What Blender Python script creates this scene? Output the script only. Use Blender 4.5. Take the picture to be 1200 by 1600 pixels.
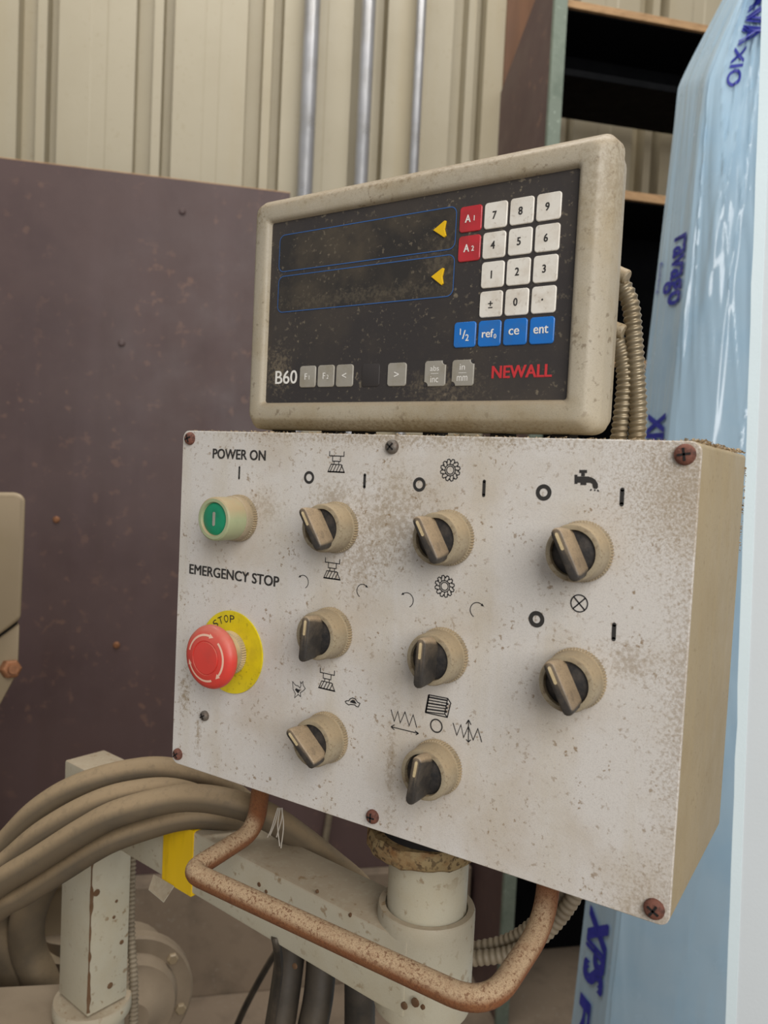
import bpy, bmesh, math, random
import numpy as np
from mathutils import Vector, Matrix, noise as mnoise

for o in list(bpy.data.objects):
    bpy.data.objects.remove(o)
SC = bpy.context.scene
COL = SC.collection
random.seed(7)
PI = math.pi

# ------------------------------------------------------------------ camera
FPX = 1247.4
CAM = np.array([0.4793, -0.4549, 0.2466])
RGT = np.array([0.8441, 0.5340, 0.0481]); RGT /= np.linalg.norm(RGT)
FWD = np.array([-0.5317, 0.8453, -0.0530]); FWD -= RGT * (FWD @ RGT); FWD /= np.linalg.norm(FWD)
UPV = np.cross(RGT, FWD)
cd = bpy.data.cameras.new('camera'); cam = bpy.data.objects.new('camera', cd); COL.objects.link(cam)
cam.matrix_world = Matrix(((RGT[0], UPV[0], -FWD[0], CAM[0]), (RGT[1], UPV[1], -FWD[1], CAM[1]),
                           (RGT[2], UPV[2], -FWD[2], CAM[2]), (0, 0, 0, 1)))
cd.sensor_fit = 'HORIZONTAL'; cd.sensor_width = 36.0; cd.lens = FPX / 1200 * 36.0
cd.clip_start = 0.01; cd.clip_end = 60
cd.dof.use_dof = True; cd.dof.focus_distance = 0.57; cd.dof.aperture_fstop = 14
SC.camera = cam

# ------------------------------------------------------------------ light
w = bpy.data.worlds.new('world'); SC.world = w; w.use_nodes = True
bg = w.node_tree.nodes['Background']
bg.inputs[0].default_value = (0.97, 0.98, 1.0, 1); bg.inputs[1].default_value = 0.24
def area(name, loc, target, sx, sy, power, color):
    l = bpy.data.lights.new(name, 'AREA'); l.shape = 'RECTANGLE'; l.size = sx; l.size_y = sy
    l.energy = power; l.color = color
    o = bpy.data.objects.new(name, l); COL.objects.link(o); o.location = loc
    o.rotation_euler = (Vector(target) - Vector(loc)).to_track_quat('-Z', 'Y').to_euler()
    return o
area('shed_door_daylight', (1.95, -1.45, 1.25), (0.2, 0.05, 0.1), 1.7, 1.9, 56, (1.0, 0.98, 0.955))
area('roof_light_daylight', (-0.1, 0.55, 3.3), (-0.3, 1.2, 0.6), 3.2, 1.0, 70, (1.0, 0.97, 0.92))
SC.view_settings.view_transform = 'Standard'
SC.view_settings.look = 'None'
SC.view_settings.exposure = 0.14
SC.view_settings.gamma = 1.0
SC.view_settings.use_curve_mapping = False

# ------------------------------------------------------------------ placing helpers
def ray(px, py):
    return (px - 600) / FPX * RGT + (800 - py) / FPX * UPV + FWD
def hit(px, py, n, p0):
    d = ray(px, py); n = np.asarray(n, float)
    return CAM + d * (n @ (np.asarray(p0, float) - CAM)) / (n @ d)
def atd(px, py, d):
    return CAM + ray(px, py) * d
def hx(s):
    c = [int(s[i:i + 2], 16) / 255 for i in (1, 3, 5)]
    return tuple(x / 12.92 if x <= 0.04045 else ((x + 0.055) / 1.055) ** 2.4 for x in c) + (1,)

# ------------------------------------------------------------------ materials
MATS = {}
def mat(name, base, rough=0.55, metal=0.0, dirt=None, damt=0.4, dscale=18, speck=None, samt=0.5, sscale=260,
        dust=None, dustamt=0.8, bump=0.0, bscale=200, coat=0.0, var=0.12, stretch=None, trans=0.0, spec=0.5, streak=None, sthr=0.60, grain=0.0):
    m = bpy.data.materials.new(name); m.use_nodes = True; MATS[name] = m
    nt = m.node_tree; N = nt.nodes; L = nt.links; b = N['Principled BSDF']
    tc = N.new('ShaderNodeTexCoord')
    vec = tc.outputs['Object']
    if stretch:
        mp = N.new('ShaderNodeMapping'); mp.inputs['Scale'].default_value = stretch
        L.new(vec, mp.inputs['Vector']); vec = mp.outputs[0]
    def nz(scale, detail=6, rgh=0.6, v=None, off=0.0):
        t = N.new('ShaderNodeTexNoise'); t.inputs['Scale'].default_value = scale
        t.inputs['Detail'].default_value = detail; t.inputs['Roughness'].default_value = rgh
        if off:
            mp = N.new('ShaderNodeMapping'); mp.inputs['Location'].default_value = (off, off * 2, off * 3)
            L.new(v or vec, mp.inputs['Vector']); L.new(mp.outputs[0], t.inputs['Vector'])
        else:
            L.new(v or vec, t.inputs['Vector'])
        return t.outputs['Fac']
    def ramp(src, lo, hi, a=0.0, bb=1.0):
        r = N.new('ShaderNodeMapRange'); r.inputs['From Min'].default_value = lo; r.inputs['From Max'].default_value = hi
        r.inputs['To Min'].default_value = a; r.inputs['To Max'].default_value = bb
        L.new(src, r.inputs['Value']); return r.outputs[0]
    def mixc(fac, a, c):
        x = N.new('ShaderNodeMix'); x.data_type = 'RGBA'
        if isinstance(fac, float): x.inputs[0].default_value = fac
        else: L.new(fac, x.inputs[0])
        for s, i in ((a, 6), (c, 7)):
            if isinstance(s, tuple): x.inputs[i].default_value = s
            else: L.new(s, x.inputs[i])
        return x.outputs[2]
    def mul(a, c):
        x = N.new('ShaderNodeMath'); x.operation = 'MULTIPLY'
        for s, i in ((a, 0), (c, 1)):
            if isinstance(s, float): x.inputs[i].default_value = s
            else: L.new(s, x.inputs[i])
        return x.outputs[0]
    base = hx(base) if isinstance(base, str) else base
    dark = tuple(v * (1 - var) for v in base[:3]) + (1,)
    c = mixc(ramp(nz(dscale * 0.35, 4, 0.5, off=1.7), 0.35, 0.65), base, dark)
    if dirt:
        c = mixc(mul(ramp(nz(dscale), 0.46, 0.68), float(damt)), c, hx(dirt))
    if streak:
        mp = N.new('ShaderNodeMapping'); mp.inputs['Scale'].default_value = (1, 1, 0.07)
        L.new(tc.outputs['Object'], mp.inputs['Vector'])
        c = mixc(mul(ramp(nz(streak[1], 5, 0.6, mp.outputs[0], 3.3), 0.5, 0.72), float(streak[2])), c, hx(streak[0]))
    if dust:
        g = N.new('ShaderNodeNewGeometry'); sp = N.new('ShaderNodeSeparateXYZ'); L.new(g.outputs['Normal'], sp.inputs[0])
        up = ramp(sp.outputs['Z'], 0.0, 0.5)
        c = mixc(mul(mul(up, ramp(nz(140, 5, 0.7, off=6.0), 0.25, 0.5, 0.55, 1.0)), float(dustamt)), c, hx(dust))
    if speck:
        f1 = ramp(nz(sscale, 3, 0.55, off=4.1), sthr, sthr + 0.08)
        f2 = ramp(nz(sscale * 0.12, 4, 0.6, off=2.3), 0.40 - (0.6 - sthr), 0.62 - (0.6 - sthr))
        c = mixc(mul(mul(f1, f2), float(samt)), c, hx(speck))
    if grain:
        c = mixc(mul(ramp(nz(1500, 2, 0.5, off=5.5), 0.50, 0.66), float(grain)), c, tuple(v * 0.45 for v in base[:3]) + (1,))
    L.new(c, b.inputs['Base Color'])
    rr = ramp(nz(dscale * 1.3, 5, 0.6, off=8.0), 0.3, 0.7, max(rough - 0.1, 0.02), min(rough + 0.12, 1))
    L.new(rr, b.inputs['Roughness'])
    b.inputs['Metallic'].default_value = metal
    b.inputs['Specular IOR Level'].default_value = spec
    if coat:
        b.inputs['Coat Weight'].default_value = coat; b.inputs['Coat Roughness'].default_value = 0.12
    if trans:
        b.inputs['Transmission Weight'].default_value = trans
    if bump:
        bp = N.new('ShaderNodeBump'); bp.inputs['Strength'].default_value = bump; bp.inputs['Distance'].default_value = 0.0006
        L.new(nz(bscale, 5, 0.65, off=0.5), bp.inputs['Height']); L.new(bp.outputs[0], b.inputs['Normal'])
    return m

M = MATS
mat('panel_paint', '#dad4cc', 0.48, dirt='#b19b78', damt=0.4, dscale=14, speck='#8a6f4c', samt=0.8, sscale=330, bump=0.25, bscale=420, var=0.04, grain=0.28, streak=('#c3b596', 40, 0.25))
mat('box_paint', '#ad9c7c', 0.6, dirt='#9d8a68', damt=0.55, dscale=22, speck='#6f5a3c', samt=0.5, sscale=240, bump=0.3, grain=0.2, bscale=380, streak=('#ab9871', 90, 0.5))
mat('readout_plastic', '#b5aa95', 0.5, dirt='#9a8763', damt=0.5, dscale=26, speck='#5e4a30', samt=0.55, sscale=210, dust='#a18d70', dustamt=0.6, bump=0.3, grain=0.22, bscale=500)
mat('readout_back', '#8d8470', 0.6, dirt='#5f543f', damt=0.5)
mat('faceplate', '#3b3634', 0.42, dirt='#5e5344', damt=0.3, dscale=14, speck='#93866f', samt=0.55, sscale=300, bump=0.2, bscale=500, var=0.15)
mat('display_window', '#35312d', 0.3, dirt='#6a5d4a', damt=0.4, dscale=22, speck='#8b7e69', samt=0.5, sscale=320)
mat('key_white', '#ece6da', 0.33, dirt='#b9a58a', damt=0.35, dscale=70, speck='#86694a', samt=0.35, sscale=330, var=0.03)
mat('key_red', '#c5343b', 0.35, dirt='#7e3a34', damt=0.4, dscale=90)
mat('key_blue', '#1f74c9', 0.33, dirt='#3f6b9c', damt=0.4, dscale=90)
mat('key_grey', '#a6a094', 0.4, dirt='#8d826a', damt=0.5, dscale=80)
mat('key_dark', '#3b3634', 0.45)
mat('arrow_yellow', '#f3c316', 0.4)
mat('print_blue', '#3a629c', 0.5)
mat('print_white', '#f2eee6', 0.5, var=0.02)
mat('print_black', '#34312e', 0.6, var=0.2, dscale=300)
mat('print_ink', '#1f1e20', 0.6)
mat('print_red', '#d0383c', 0.5)
mat('bezel_dusty', '#a89a80', 0.5, dirt='#7d6a4c', damt=0.5, dscale=60, dust='#a59172', dustamt=0.95, bump=0.35, grain=0.3, sthr=0.56, bscale=700, speck='#6c553a', samt=0.7, sscale=420)
mat('knob_black', '#3a3632', 0.5, dirt='#5b5145', damt=0.5, dscale=120, dust='#a38d70', dustamt=0.95, bump=0.3, grain=0.3, bscale=800)
mat('knob_disc', '#2a2827', 0.45, dirt='#5a5046', damt=0.6, dscale=110, bump=0.3, bscale=800)
mat('pointer_cream', '#d9c49a', 0.5, dirt='#a58d63', damt=0.4, dscale=200)
mat('button_clear', '#b6bd93', 0.35, dirt='#93a77c', damt=0.5, dscale=60, dust='#b8a07c', dustamt=0.9, trans=0.15)
mat('button_green', '#0b8c62', 0.35, dirt='#0a6c50', damt=0.4, dscale=120, coat=0.3)
mat('stop_red', '#e2473c', 0.42, dirt='#b8483e', damt=0.4, dscale=70, dust='#c98570', dustamt=0.55)
mat('stop_yellow', '#e8d31c', 0.45, dirt='#b0992a', damt=0.35, dscale=70, speck='#6d5b24', samt=0.5, sscale=300)
mat('stop_collar', '#b7ab8d', 0.45, dirt='#7f6e50', damt=0.5, dscale=90, dust='#cdb48b', dustamt=0.8)
mat('stop_arrow', '#f6c7ad', 0.5)
mat('screw_rust', '#7d4f40', 0.75, metal=0.1, dirt='#3d2720', damt=0.8, dscale=260, speck='#b3806a', samt=0.6, sscale=700, bump=0.6, bscale=700)
mat('screw_steel', '#7b746b', 0.5, metal=0.5, dirt='#5d4738', damt=0.7, dscale=260, bump=0.4, bscale=700)
mat('rusty_pipe', '#865632', 0.8, dirt='#7c4526', damt=0.7, dscale=60, speck='#6d4226', samt=0.75, sscale=480, dust='#bda381', dustamt=0.88, bump=0.9, sthr=0.53, grain=0.5, bscale=520)
mat('rust_ring', '#9d8860', 0.8, dirt='#7a4f24', damt=0.85, dscale=70, speck='#3b2716', samt=0.8, sscale=260, bump=0.9, sthr=0.52, bscale=300)
mat('gasket_black', '#1c1917', 0.8)
mat('cream_paint', '#c6bfa9', 0.5, dirt='#b09e78', damt=0.3, dscale=20, speck='#7c5a2c', samt=0.75, sscale=130, dust='#a2917a', dustamt=0.85, bump=0.25, grain=0.12, bscale=260)
mat('rust_patch', '#6b5138', 0.8, dirt='#5d3818', damt=0.6, dscale=80)
mat('tape_yellow', '#efc400', 0.4, dirt='#b58d0c', damt=0.5, dscale=60, stretch=(1, 1, 0.15), speck='#7b5a10', samt=0.6, sscale=160, coat=0.2)
mat('hose_tan', '#665844', 0.72, dirt='#4f473b', damt=0.6, dscale=24, dust='#998364', dustamt=0.85, bump=0.3, bscale=300)
mat('hose_black', '#2e2a25', 0.55, dirt='#5a4f40', damt=0.6, dscale=20, dust='#6d5f4c', dustamt=0.4)
mat('armour_steel', '#8f846f', 0.42, metal=0.55, dirt='#6d5c42', damt=0.6, dscale=60, dust='#a08c6c', dustamt=0.5)
mat('conduit_grey', '#8a7d68', 0.65, dirt='#5b4f3e', damt=0.5, dscale=40)
mat('cladding', '#b4aa92', 0.5, dirt='#a89d84', damt=0.45, dscale=3.5, speck='#9b8b6c', samt=0.3, sscale=60, var=0.06, streak=('#a8966f', 6, 0.35))
mat('tube_steel', '#b4b4b6', 0.32, metal=0.5, dirt='#8a8478', damt=0.4, dscale=8)
mat('film_plywood', '#5e4a47', 0.5, dirt='#483636', damt=0.55, dscale=3.2, speck='#94705c', samt=0.35, sscale=28, var=0.12, bump=0.1, bscale=60, streak=('#6a5657', 5, 0.3))
mat('ply_edge', '#b8936a', 0.7, dirt='#8a6844', damt=0.6, dscale=30, stretch=(1, 1, 6))
mat('edge_green', '#7f8a7c', 0.65, dirt='#5c6a5c', damt=0.6, dscale=18, speck='#b9c4b4', samt=0.5, sscale=60)
mat('bay_shade_black', '#0b0c0e', 0.9, spec=0.1)  # near-black that puts the bays' shade into the colour
mat('timber_brown', '#7f5a40', 0.7, dirt='#523a2a', damt=0.6, dscale=8, stretch=(1, 1, 0.2))
mat('film_blue', '#b2cee1', 0.2, dirt='#9dc0d9', damt=0.5, dscale=9, coat=0.6, var=0.1, bump=0.0)
mat('foam_white', '#dde4e7', 0.8, bump=0.3, bscale=240, var=0.02)
mat('foam_edge', '#e4f3f7', 0.8, bump=0.4, bscale=240, var=0.04)
mat('film_print', '#26319f', 0.4, dirt='#4a49b8', damt=0.4, dscale=30)
mat('concrete', '#95836f', 0.85, dirt='#5d5245', damt=0.6, dscale=6, speck='#a59a8a', samt=0.5, sscale=60, bump=0.4, bscale=60)
mat('machine_beige', '#968468', 0.55, dirt='#8b7a5c', damt=0.5, dscale=9, dust='#a8957a', dustamt=0.5)
mat('machine_dusty', '#94836d', 0.8, dirt='#73634f', damt=0.5, dscale=12, bump=0.4, bscale=160)
mat('bolt_rust', '#9c6a47', 0.6, metal=0.3, dirt='#5c3a26', damt=0.6, dscale=60)
mat('web_thread', '#b9b0a2', 0.7)
mat('lint', '#a58f70', 0.9)

def grime(m, spots, colour):
    """stains with a place of their own: (x, y, z, radius, amount, fine scale) in the object's coordinates"""
    nt = m.node_tree; N = nt.nodes; L = nt.links; b = N['Principled BSDF']
    src = b.inputs['Base Color'].links[0].from_socket
    tc = N.new('ShaderNodeTexCoord')
    for (x, y, z, rx, rz, amt, sc) in spots:
        mp = N.new('ShaderNodeMapping'); mp.vector_type = 'TEXTURE'
        mp.inputs['Location'].default_value = (x, y, z); mp.inputs['Scale'].default_value = (rx, 1, rz)
        L.new(tc.outputs['Object'], mp.inputs['Vector'])
        ln = N.new('ShaderNodeVectorMath'); ln.operation = 'LENGTH'; L.new(mp.outputs[0], ln.inputs[0])
        r1 = N.new('ShaderNodeMapRange'); r1.inputs['From Min'].default_value = 1.0; r1.inputs['From Max'].default_value = 0.1
        L.new(ln.outputs['Value'], r1.inputs['Value'])
        t = N.new('ShaderNodeTexNoise'); t.inputs['Scale'].default_value = sc; t.inputs['Detail'].default_value = 7; t.inputs['Roughness'].default_value = 0.72
        L.new(tc.outputs['Object'], t.inputs['Vector'])
        ad = N.new('ShaderNodeMath'); ad.operation = 'MULTIPLY_ADD'; ad.inputs[1].default_value = 0.22
        L.new(r1.outputs[0], ad.inputs[0]); L.new(t.outputs['Fac'], ad.inputs[2])
        r2 = N.new('ShaderNodeMapRange'); r2.inputs['From Min'].default_value = 0.60; r2.inputs['From Max'].default_value = 0.76
        r2.inputs['To Max'].default_value = amt; L.new(ad.outputs[0], r2.inputs['Value'])
        mu = N.new('ShaderNodeMath'); mu.operation = 'MULTIPLY'
        r3 = N.new('ShaderNodeMapRange'); r3.inputs['From Min'].default_value = 0.0; r3.inputs['From Max'].default_value = 0.25
        L.new(r1.outputs[0], r3.inputs['Value']); L.new(r2.outputs[0], mu.inputs[0]); L.new(r3.outputs[0], mu.inputs[1])
        x_ = N.new('ShaderNodeMix'); x_.data_type = 'RGBA'; L.new(mu.outputs[0], x_.inputs[0]); L.new(src, x_.inputs[6]); x_.inputs[7].default_value = hx(colour)
        src = x_.outputs[2]
    L.new(src, b.inputs['Base Color'])
PY_ = -0.0808
grime(M['panel_paint'], [(0.19, PY_, 0.25, 0.07, 0.09, 0.6, 620), (0.20, PY_, 0.13, 0.03, 0.16, 0.5, 560), (0.005, PY_, 0.215, 0.055, 0.05, 0.5, 330), (-0.02, PY_, 0.185, 0.04, 0.04, 0.5, 380),
    (-0.045, PY_, 0.225, 0.03, 0.025, 0.5, 300), (0.0, PY_, 0.27, 0.25, 0.014, 0.6, 420), (0.19, PY_, 0.0, 0.05, 0.05, 0.45, 480), (-0.11, PY_, 0.215, 0.03, 0.02, 0.35, 380),
    (-0.185, PY_, 0.06, 0.010, 0.03, 0.7, 340), (-0.168, PY_, 0.028, 0.005, 0.03, 0.7, 380), (0.012, PY_, 0.05, 0.007, 0.07, 0.45, 380), (0.165, PY_, 0.145, 0.03, 0.022, 0.5, 320)], '#8d7550')
grime(M['faceplate'], [(-0.117, -0.02, 0.052, 0.020, 0.03, 0.7, 320), (0.035, -0.02, 0.035, 0.05, 0.02, 0.4, 300), (0.02, -0.02, 0.14, 0.03, 0.03, 0.3, 300)], '#7d705c')
grime(M['display_window'], [(0.03, -0.02, 0.125, 0.025, 0.03, 0.45, 260), (-0.04, -0.02, 0.105, 0.12, 0.010, 0.4, 320), (-0.04, -0.02, 0.07, 0.13, 0.012, 0.35, 320)], '#6f6452')
grime(M['readout_plastic'], [(0.0, -0.02, 0.19, 0.2, 0.016, 0.6, 300), (0.145, -0.02, 0.16, 0.03, 0.05, 0.35, 300), (0.0, -0.02, 0.005, 0.2, 0.014, 0.5, 380), (-0.145, -0.02, 0.18, 0.02, 0.03, 0.6, 360)], '#77623f')

# ------------------------------------------------------------------ mesh helpers
ORI = {}
def put(o, parent, origin):
    """link, parent and place: meshes hold coordinates relative to their own origin"""
    COL.objects.link(o)
    origin = np.asarray(origin, float)
    if parent is not None:
        o.parent = parent; o.location = origin - ORI[parent.name]
    else:
        o.location = origin
    ORI[o.name] = origin
    return o
def root(name, label, cat, origin, group=None):
    o = bpy.data.objects.new(name, None); o.empty_display_size = 0.05
    put(o, None, origin); o['label'] = label; o['category'] = cat
    if group: o['group'] = group
    return o
def tag(o, label, cat, group=None):
    o['label'] = label; o['category'] = cat
    if group: o['group'] = group
    return o

class MB:
    def __init__(s): s.v = []; s.f = []
    def add(s, vs, fs):
        n = len(s.v); s.v += [tuple(map(float, p)) for p in vs]; s.f += [tuple(i + n for i in f) for f in fs]; return s
    def build(s, name, m, parent=None, origin=None, smooth=False, bevel=0.0, seg=2, angle=35, kind=None, label=None):
        if origin is None:
            if parent is not None: origin = ORI[parent.name]
            else:
                a = np.array(s.v); origin = [(a[:, 0].min() + a[:, 0].max()) / 2, (a[:, 1].min() + a[:, 1].max()) / 2, a[:, 2].min()]
        origin = np.asarray(origin, float)
        me = bpy.data.meshes.new(name)
        me.from_pydata([tuple(np.array(p) - origin) for p in s.v], [], s.f)
        bm = bmesh.new(); bm.from_mesh(me)
        bmesh.ops.recalc_face_normals(bm, faces=bm.faces)
        if bevel:
            es = [e for e in bm.edges if len(e.link_faces) == 2 and e.calc_face_angle(0) > math.radians(40)]
            bmesh.ops.bevel(bm, geom=es, offset=bevel, segments=seg, profile=0.5, affect='EDGES', clamp_overlap=True)
        if smooth:
            for f in bm.faces: f.smooth = True
            for e in bm.edges:
                if len(e.link_faces) == 2 and e.calc_face_angle(0) > math.radians(angle): e.smooth = False
        bm.to_mesh(me); bm.free()
        me.materials.append(M[m])
        o = bpy.data.objects.new(name, me)
        put(o, parent, origin)
        if kind: o['kind'] = kind
        if label: o['label'] = label
        return o
    # shapes -----------------------------------------------------------
    def hexa(s, p):   # 8 points: bottom 0-3, top 4-7
        return s.add(p, [(0, 3, 2, 1), (4, 5, 6, 7), (0, 1, 5, 4), (1, 2, 6, 5), (2, 3, 7, 6), (3, 0, 4, 7)])
    def box(s, lo, hi):
        (a, b, c), (d, e, f) = lo, hi
        return s.hexa([(a, b, c), (d, b, c), (d, e, c), (a, e, c), (a, b, f), (d, b, f), (d, e, f), (a, e, f)])
    def obox(s, c, ax, ay, az, hx_, hy, hz):
        c, ax, ay, az = (np.asarray(t, float) for t in (c, ax, ay, az))
        P = lambda i, j, k: c + ax * hx_ * i + ay * hy * j + az * hz * k
        return s.hexa([P(-1, -1, -1), P(1, -1, -1), P(1, 1, -1), P(-1, 1, -1), P(-1, -1, 1), P(1, -1, 1), P(1, 1, 1), P(-1, 1, 1)])
    def prism(s, pts, off):
        """polygon (3D points) extruded by vector off"""
        n = len(pts); off = np.asarray(off, float); a = [np.asarray(p, float) for p in pts]
        return s.add(a + [p + off for p in a], [tuple(range(n))[::-1], tuple(range(n, 2 * n))] + [(i, (i + 1) % n, n + (i + 1) % n, n + i) for i in range(n)])
    def rings(s, rs, closed=True, cap0=True, cap1=True):
        n = len(rs[0]); vs = [p for r in rs for p in r]; fs = []
        for k in range(len(rs) - 1):
            for i in range(n if closed else n - 1):
                j = (i + 1) % n
                fs.append((k * n + i, k * n + j, (k + 1) * n + j, (k + 1) * n + i))
        if cap0: fs.append(tuple(range(n))[::-1])
        if cap1: fs.append(tuple(range((len(rs) - 1) * n, len(rs) * n)))
        return s.add(vs, fs)
    def lathe(s, c, axis, prof, n=32, knurl=None, cap0=True, cap1=True):
        """prof: list of (radius, height along axis); knurl: set of ring indices that get teeth"""
        c = np.asarray(c, float); ax = np.asarray(axis, float); ax /= np.linalg.norm(ax)
        t = np.array([0, 0, 1.0]) if abs(ax[2]) < 0.9 else np.array([1.0, 0, 0])
        e1 = np.cross(t, ax); e1 /= np.linalg.norm(e1); e2 = np.cross(ax, e1)
        rs = []
        for q, (r, h) in enumerate(prof):
            ring = []
            for i in range(n):
                a = 2 * PI * i / n; rr = r
                if knurl and q in knurl: rr = r * (1 + (0.024 if i % 2 else -0.024))
                ring.append(c + ax * h + rr * (math.cos(a) * e1 + math.sin(a) * e2))
            rs.append(ring)
        return s.rings(rs, True, cap0, cap1)
    def tube(s, pts, r, n=12, cap=True, rf=None):
        P = [np.asarray(p, float) for p in pts]; rs = []
        prev = None; acc = 0.0
        for i, p in enumerate(P):
            t = P[min(i + 1, len(P) - 1)] - P[max(i - 1, 0)]; t /= np.linalg.norm(t)
            if prev is None:
                a = np.array([0, 0, 1.0]) if abs(t[2]) < 0.8 else np.array([1.0, 0, 0])
                e = np.cross(t, a)
            else:
                e = prev - t * (prev @ t)
                acc += np.linalg.norm(p - P[i - 1])
            e /= np.linalg.norm(e); prev = e; b = np.cross(t, e)
            rr = r[i] if hasattr(r, '__len__') else r
            rs.append([p + (rf(acc, 2 * PI * k / n) if rf else rr) * (math.cos(2 * PI * k / n) * e + math.sin(2 * PI * k / n) * b) for k in range(n)])
        return s.rings(rs, True, cap, cap)

def spline(pts, per=10):
    """Catmull-Rom through the points"""
    P = [np.asarray(p, float) for p in pts]; P = [2 * P[0] - P[1]] + P + [2 * P[-1] - P[-2]]; out = []
    for i in range(1, len(P) - 2):
        a, b, c, d = P[i - 1:i + 3]
        for k in range(per):
            t = k / per
            out.append(0.5 * (2 * b + (c - a) * t + (2 * a - 5 * b + 4 * c - d) * t * t + (3 * b - a - 3 * c + d) * t ** 3))
    out.append(P[-2]); return out
def fillet(pts, r, seg=8):
    P = [np.asarray(p, float) for p in pts]; out = [P[0]]
    for i in range(1, len(P) - 1):
        a = P[i - 1] - P[i]; b = P[i + 1] - P[i]; la, lb = np.linalg.norm(a), np.linalg.norm(b); a /= la; b /= lb
        d = min(r[i - 1] if hasattr(r, '__len__') else r, la * 0.49, lb * 0.49)
        p0, p1 = P[i] + a * d, P[i] + b * d
        for k in range(seg + 1):
            t = k / seg; out.append((1 - t) ** 2 * p0 + 2 * t * (1 - t) * P[i] + t * t * p1)
    out.append(P[-1]); return out
def resample(pts, step):
    P = [np.asarray(p, float) for p in pts]; out = [P[0]]; carry = 0.0
    for a, b in zip(P[:-1], P[1:]):
        l = np.linalg.norm(b - a); d = step - carry
        while d <= l:
            out.append(a + (b - a) * d / l); d += step
        carry = l - (d - step)
    return out
def rrect(w_, h_, r, seg=5, cx=0, cy=0):
    r = min(r, w_ / 2 - 1e-5, h_ / 2 - 1e-5); out = []
    for qx, qy, a0 in ((1, 1, 0), (-1, 1, 90), (-1, -1, 180), (1, -1, 270)):
        for k in range(seg + 1):
            a = math.radians(a0 + 90 * k / seg)
            out.append((cx + qx * (w_ / 2 - r) + r * math.cos(a), cy + qy * (h_ / 2 - r) + r * math.sin(a)))
    return out

# text as flat meshes: returns (verts 2D normalised to 0..1 box, faces, aspect)
TXT = {}
def glyphs(s, bold=0.0):
    k = (s, bold)
    if k not in TXT:
        cu = bpy.data.curves.new('t', 'FONT'); cu.body = s; cu.size = 1.0; cu.offset = bold; cu.resolution_u = 4
        ob = bpy.data.objects.new('t', cu)
        me = bpy.data.meshes.new_from_object(ob)
        vs = np.array([v.co[:2] for v in me.vertices]); fs = [tuple(p.vertices) for p in me.polygons]
        lo, hi = vs.min(0), vs.max(0)
        TXT[k] = ((vs - lo) / (hi - lo), fs, (hi - lo)[0] / (hi - lo)[1])
        bpy.data.objects.remove(ob); bpy.data.curves.remove(cu); bpy.data.meshes.remove(me)
    return TXT[k]
def text_on(mb, s, fn, u0, v0, u1, v1, bold=0.0, nrm=None):
    vs, fs, asp = glyphs(s)
    d = bold * (v1 - v0); nrm = np.zeros(3) if nrm is None else np.asarray(nrm, float)
    for i, (dx, dy) in enumerate(((-d, -d * 0.5), (d, -d * 0.5), (-d, d * 0.5), (d, d * 0.5)) if bold else ((0, 0),)):
        mb.add([np.asarray(fn(u0 + (u1 - u0) * a + dx, v0 + (v1 - v0) * b + dy), float) + nrm * 0.00006 * i for a, b in vs], fs)
    return mb
def stroke(mb, fn, pts, wd, closed=False):
    """flat ribbon along 2D points on surface fn(u,v)"""
    P = [np.asarray(p, float) for p in pts]; n = len(P); L_, R_ = [], []
    for i in range(n):
        a = P[(i - 1) % n] if (closed or i) else P[i]; c = P[(i + 1) % n] if (closed or i < n - 1) else P[i]
        d1 = P[i] - a; d2 = c - P[i]
        l1, l2 = np.linalg.norm(d1), np.linalg.norm(d2)
        d1 = d1 / l1 if l1 > 1e-9 else d2 / l2; d2 = d2 / l2 if l2 > 1e-9 else d1
        n1 = np.array([-d1[1], d1[0]]); n2 = np.array([-d2[1], d2[0]]); m = n1 + n2; lm = np.linalg.norm(m)
        m = m / lm if lm > 1e-6 else n1
        k = min(1 / max(m @ n1, 0.35), 2.2)
        L_.append(P[i] + m * wd / 2 * k); R_.append(P[i] - m * wd / 2 * k)
    vs = [fn(*p) for p in L_] + [fn(*p) for p in R_]
    fs = [(i, (i + 1) % n, n + (i + 1) % n, n + i) for i in range(n if closed else n - 1)]
    return mb.add(vs, fs)
def fill(mb, fn, pts):
    return mb.add([fn(*p) for p in pts], [tuple(range(len(pts)))])
def circ(cx, cy, r, n=28, a0=0, a1=360):
    full = abs(a1 - a0) >= 360
    return [(cx + r * math.cos(math.radians(a0 + (a1 - a0) * k / (n if full else n - 1))), cy + r * math.sin(math.radians(a0 + (a1 - a0) * k / (n if full else n - 1)))) for k in range(n)]
def arc_pts(u, v): return u, v

# ================================================================== SETTING
FLOOR = -1.56
PLINTH = -1.168
WS = np.array([0.7128, 0.7014, 0.0]); WS /= np.linalg.norm(WS)      # along the shed wall
WN = np.array([WS[1], -WS[0], 0.0])                                 # wall normal, to the camera
def wall(s_, L, z): 
    p = CAM + WS * s_ - WN * L
    return np.array([p[0], p[1], z])
def wpx(px, py, L):
    q = hit(px, py, WN, CAM - WN * L); return (q - CAM) @ WS, q[2]

o = MB().add([(-4, -3, FLOOR), (5, -3, FLOOR), (5, 4.5, FLOOR), (-4, 4.5, FLOOR)], [(0, 1, 2, 3)]).build('floor', 'concrete', origin=(0, 0, FLOOR)); o['kind'] = 'structure'

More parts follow.
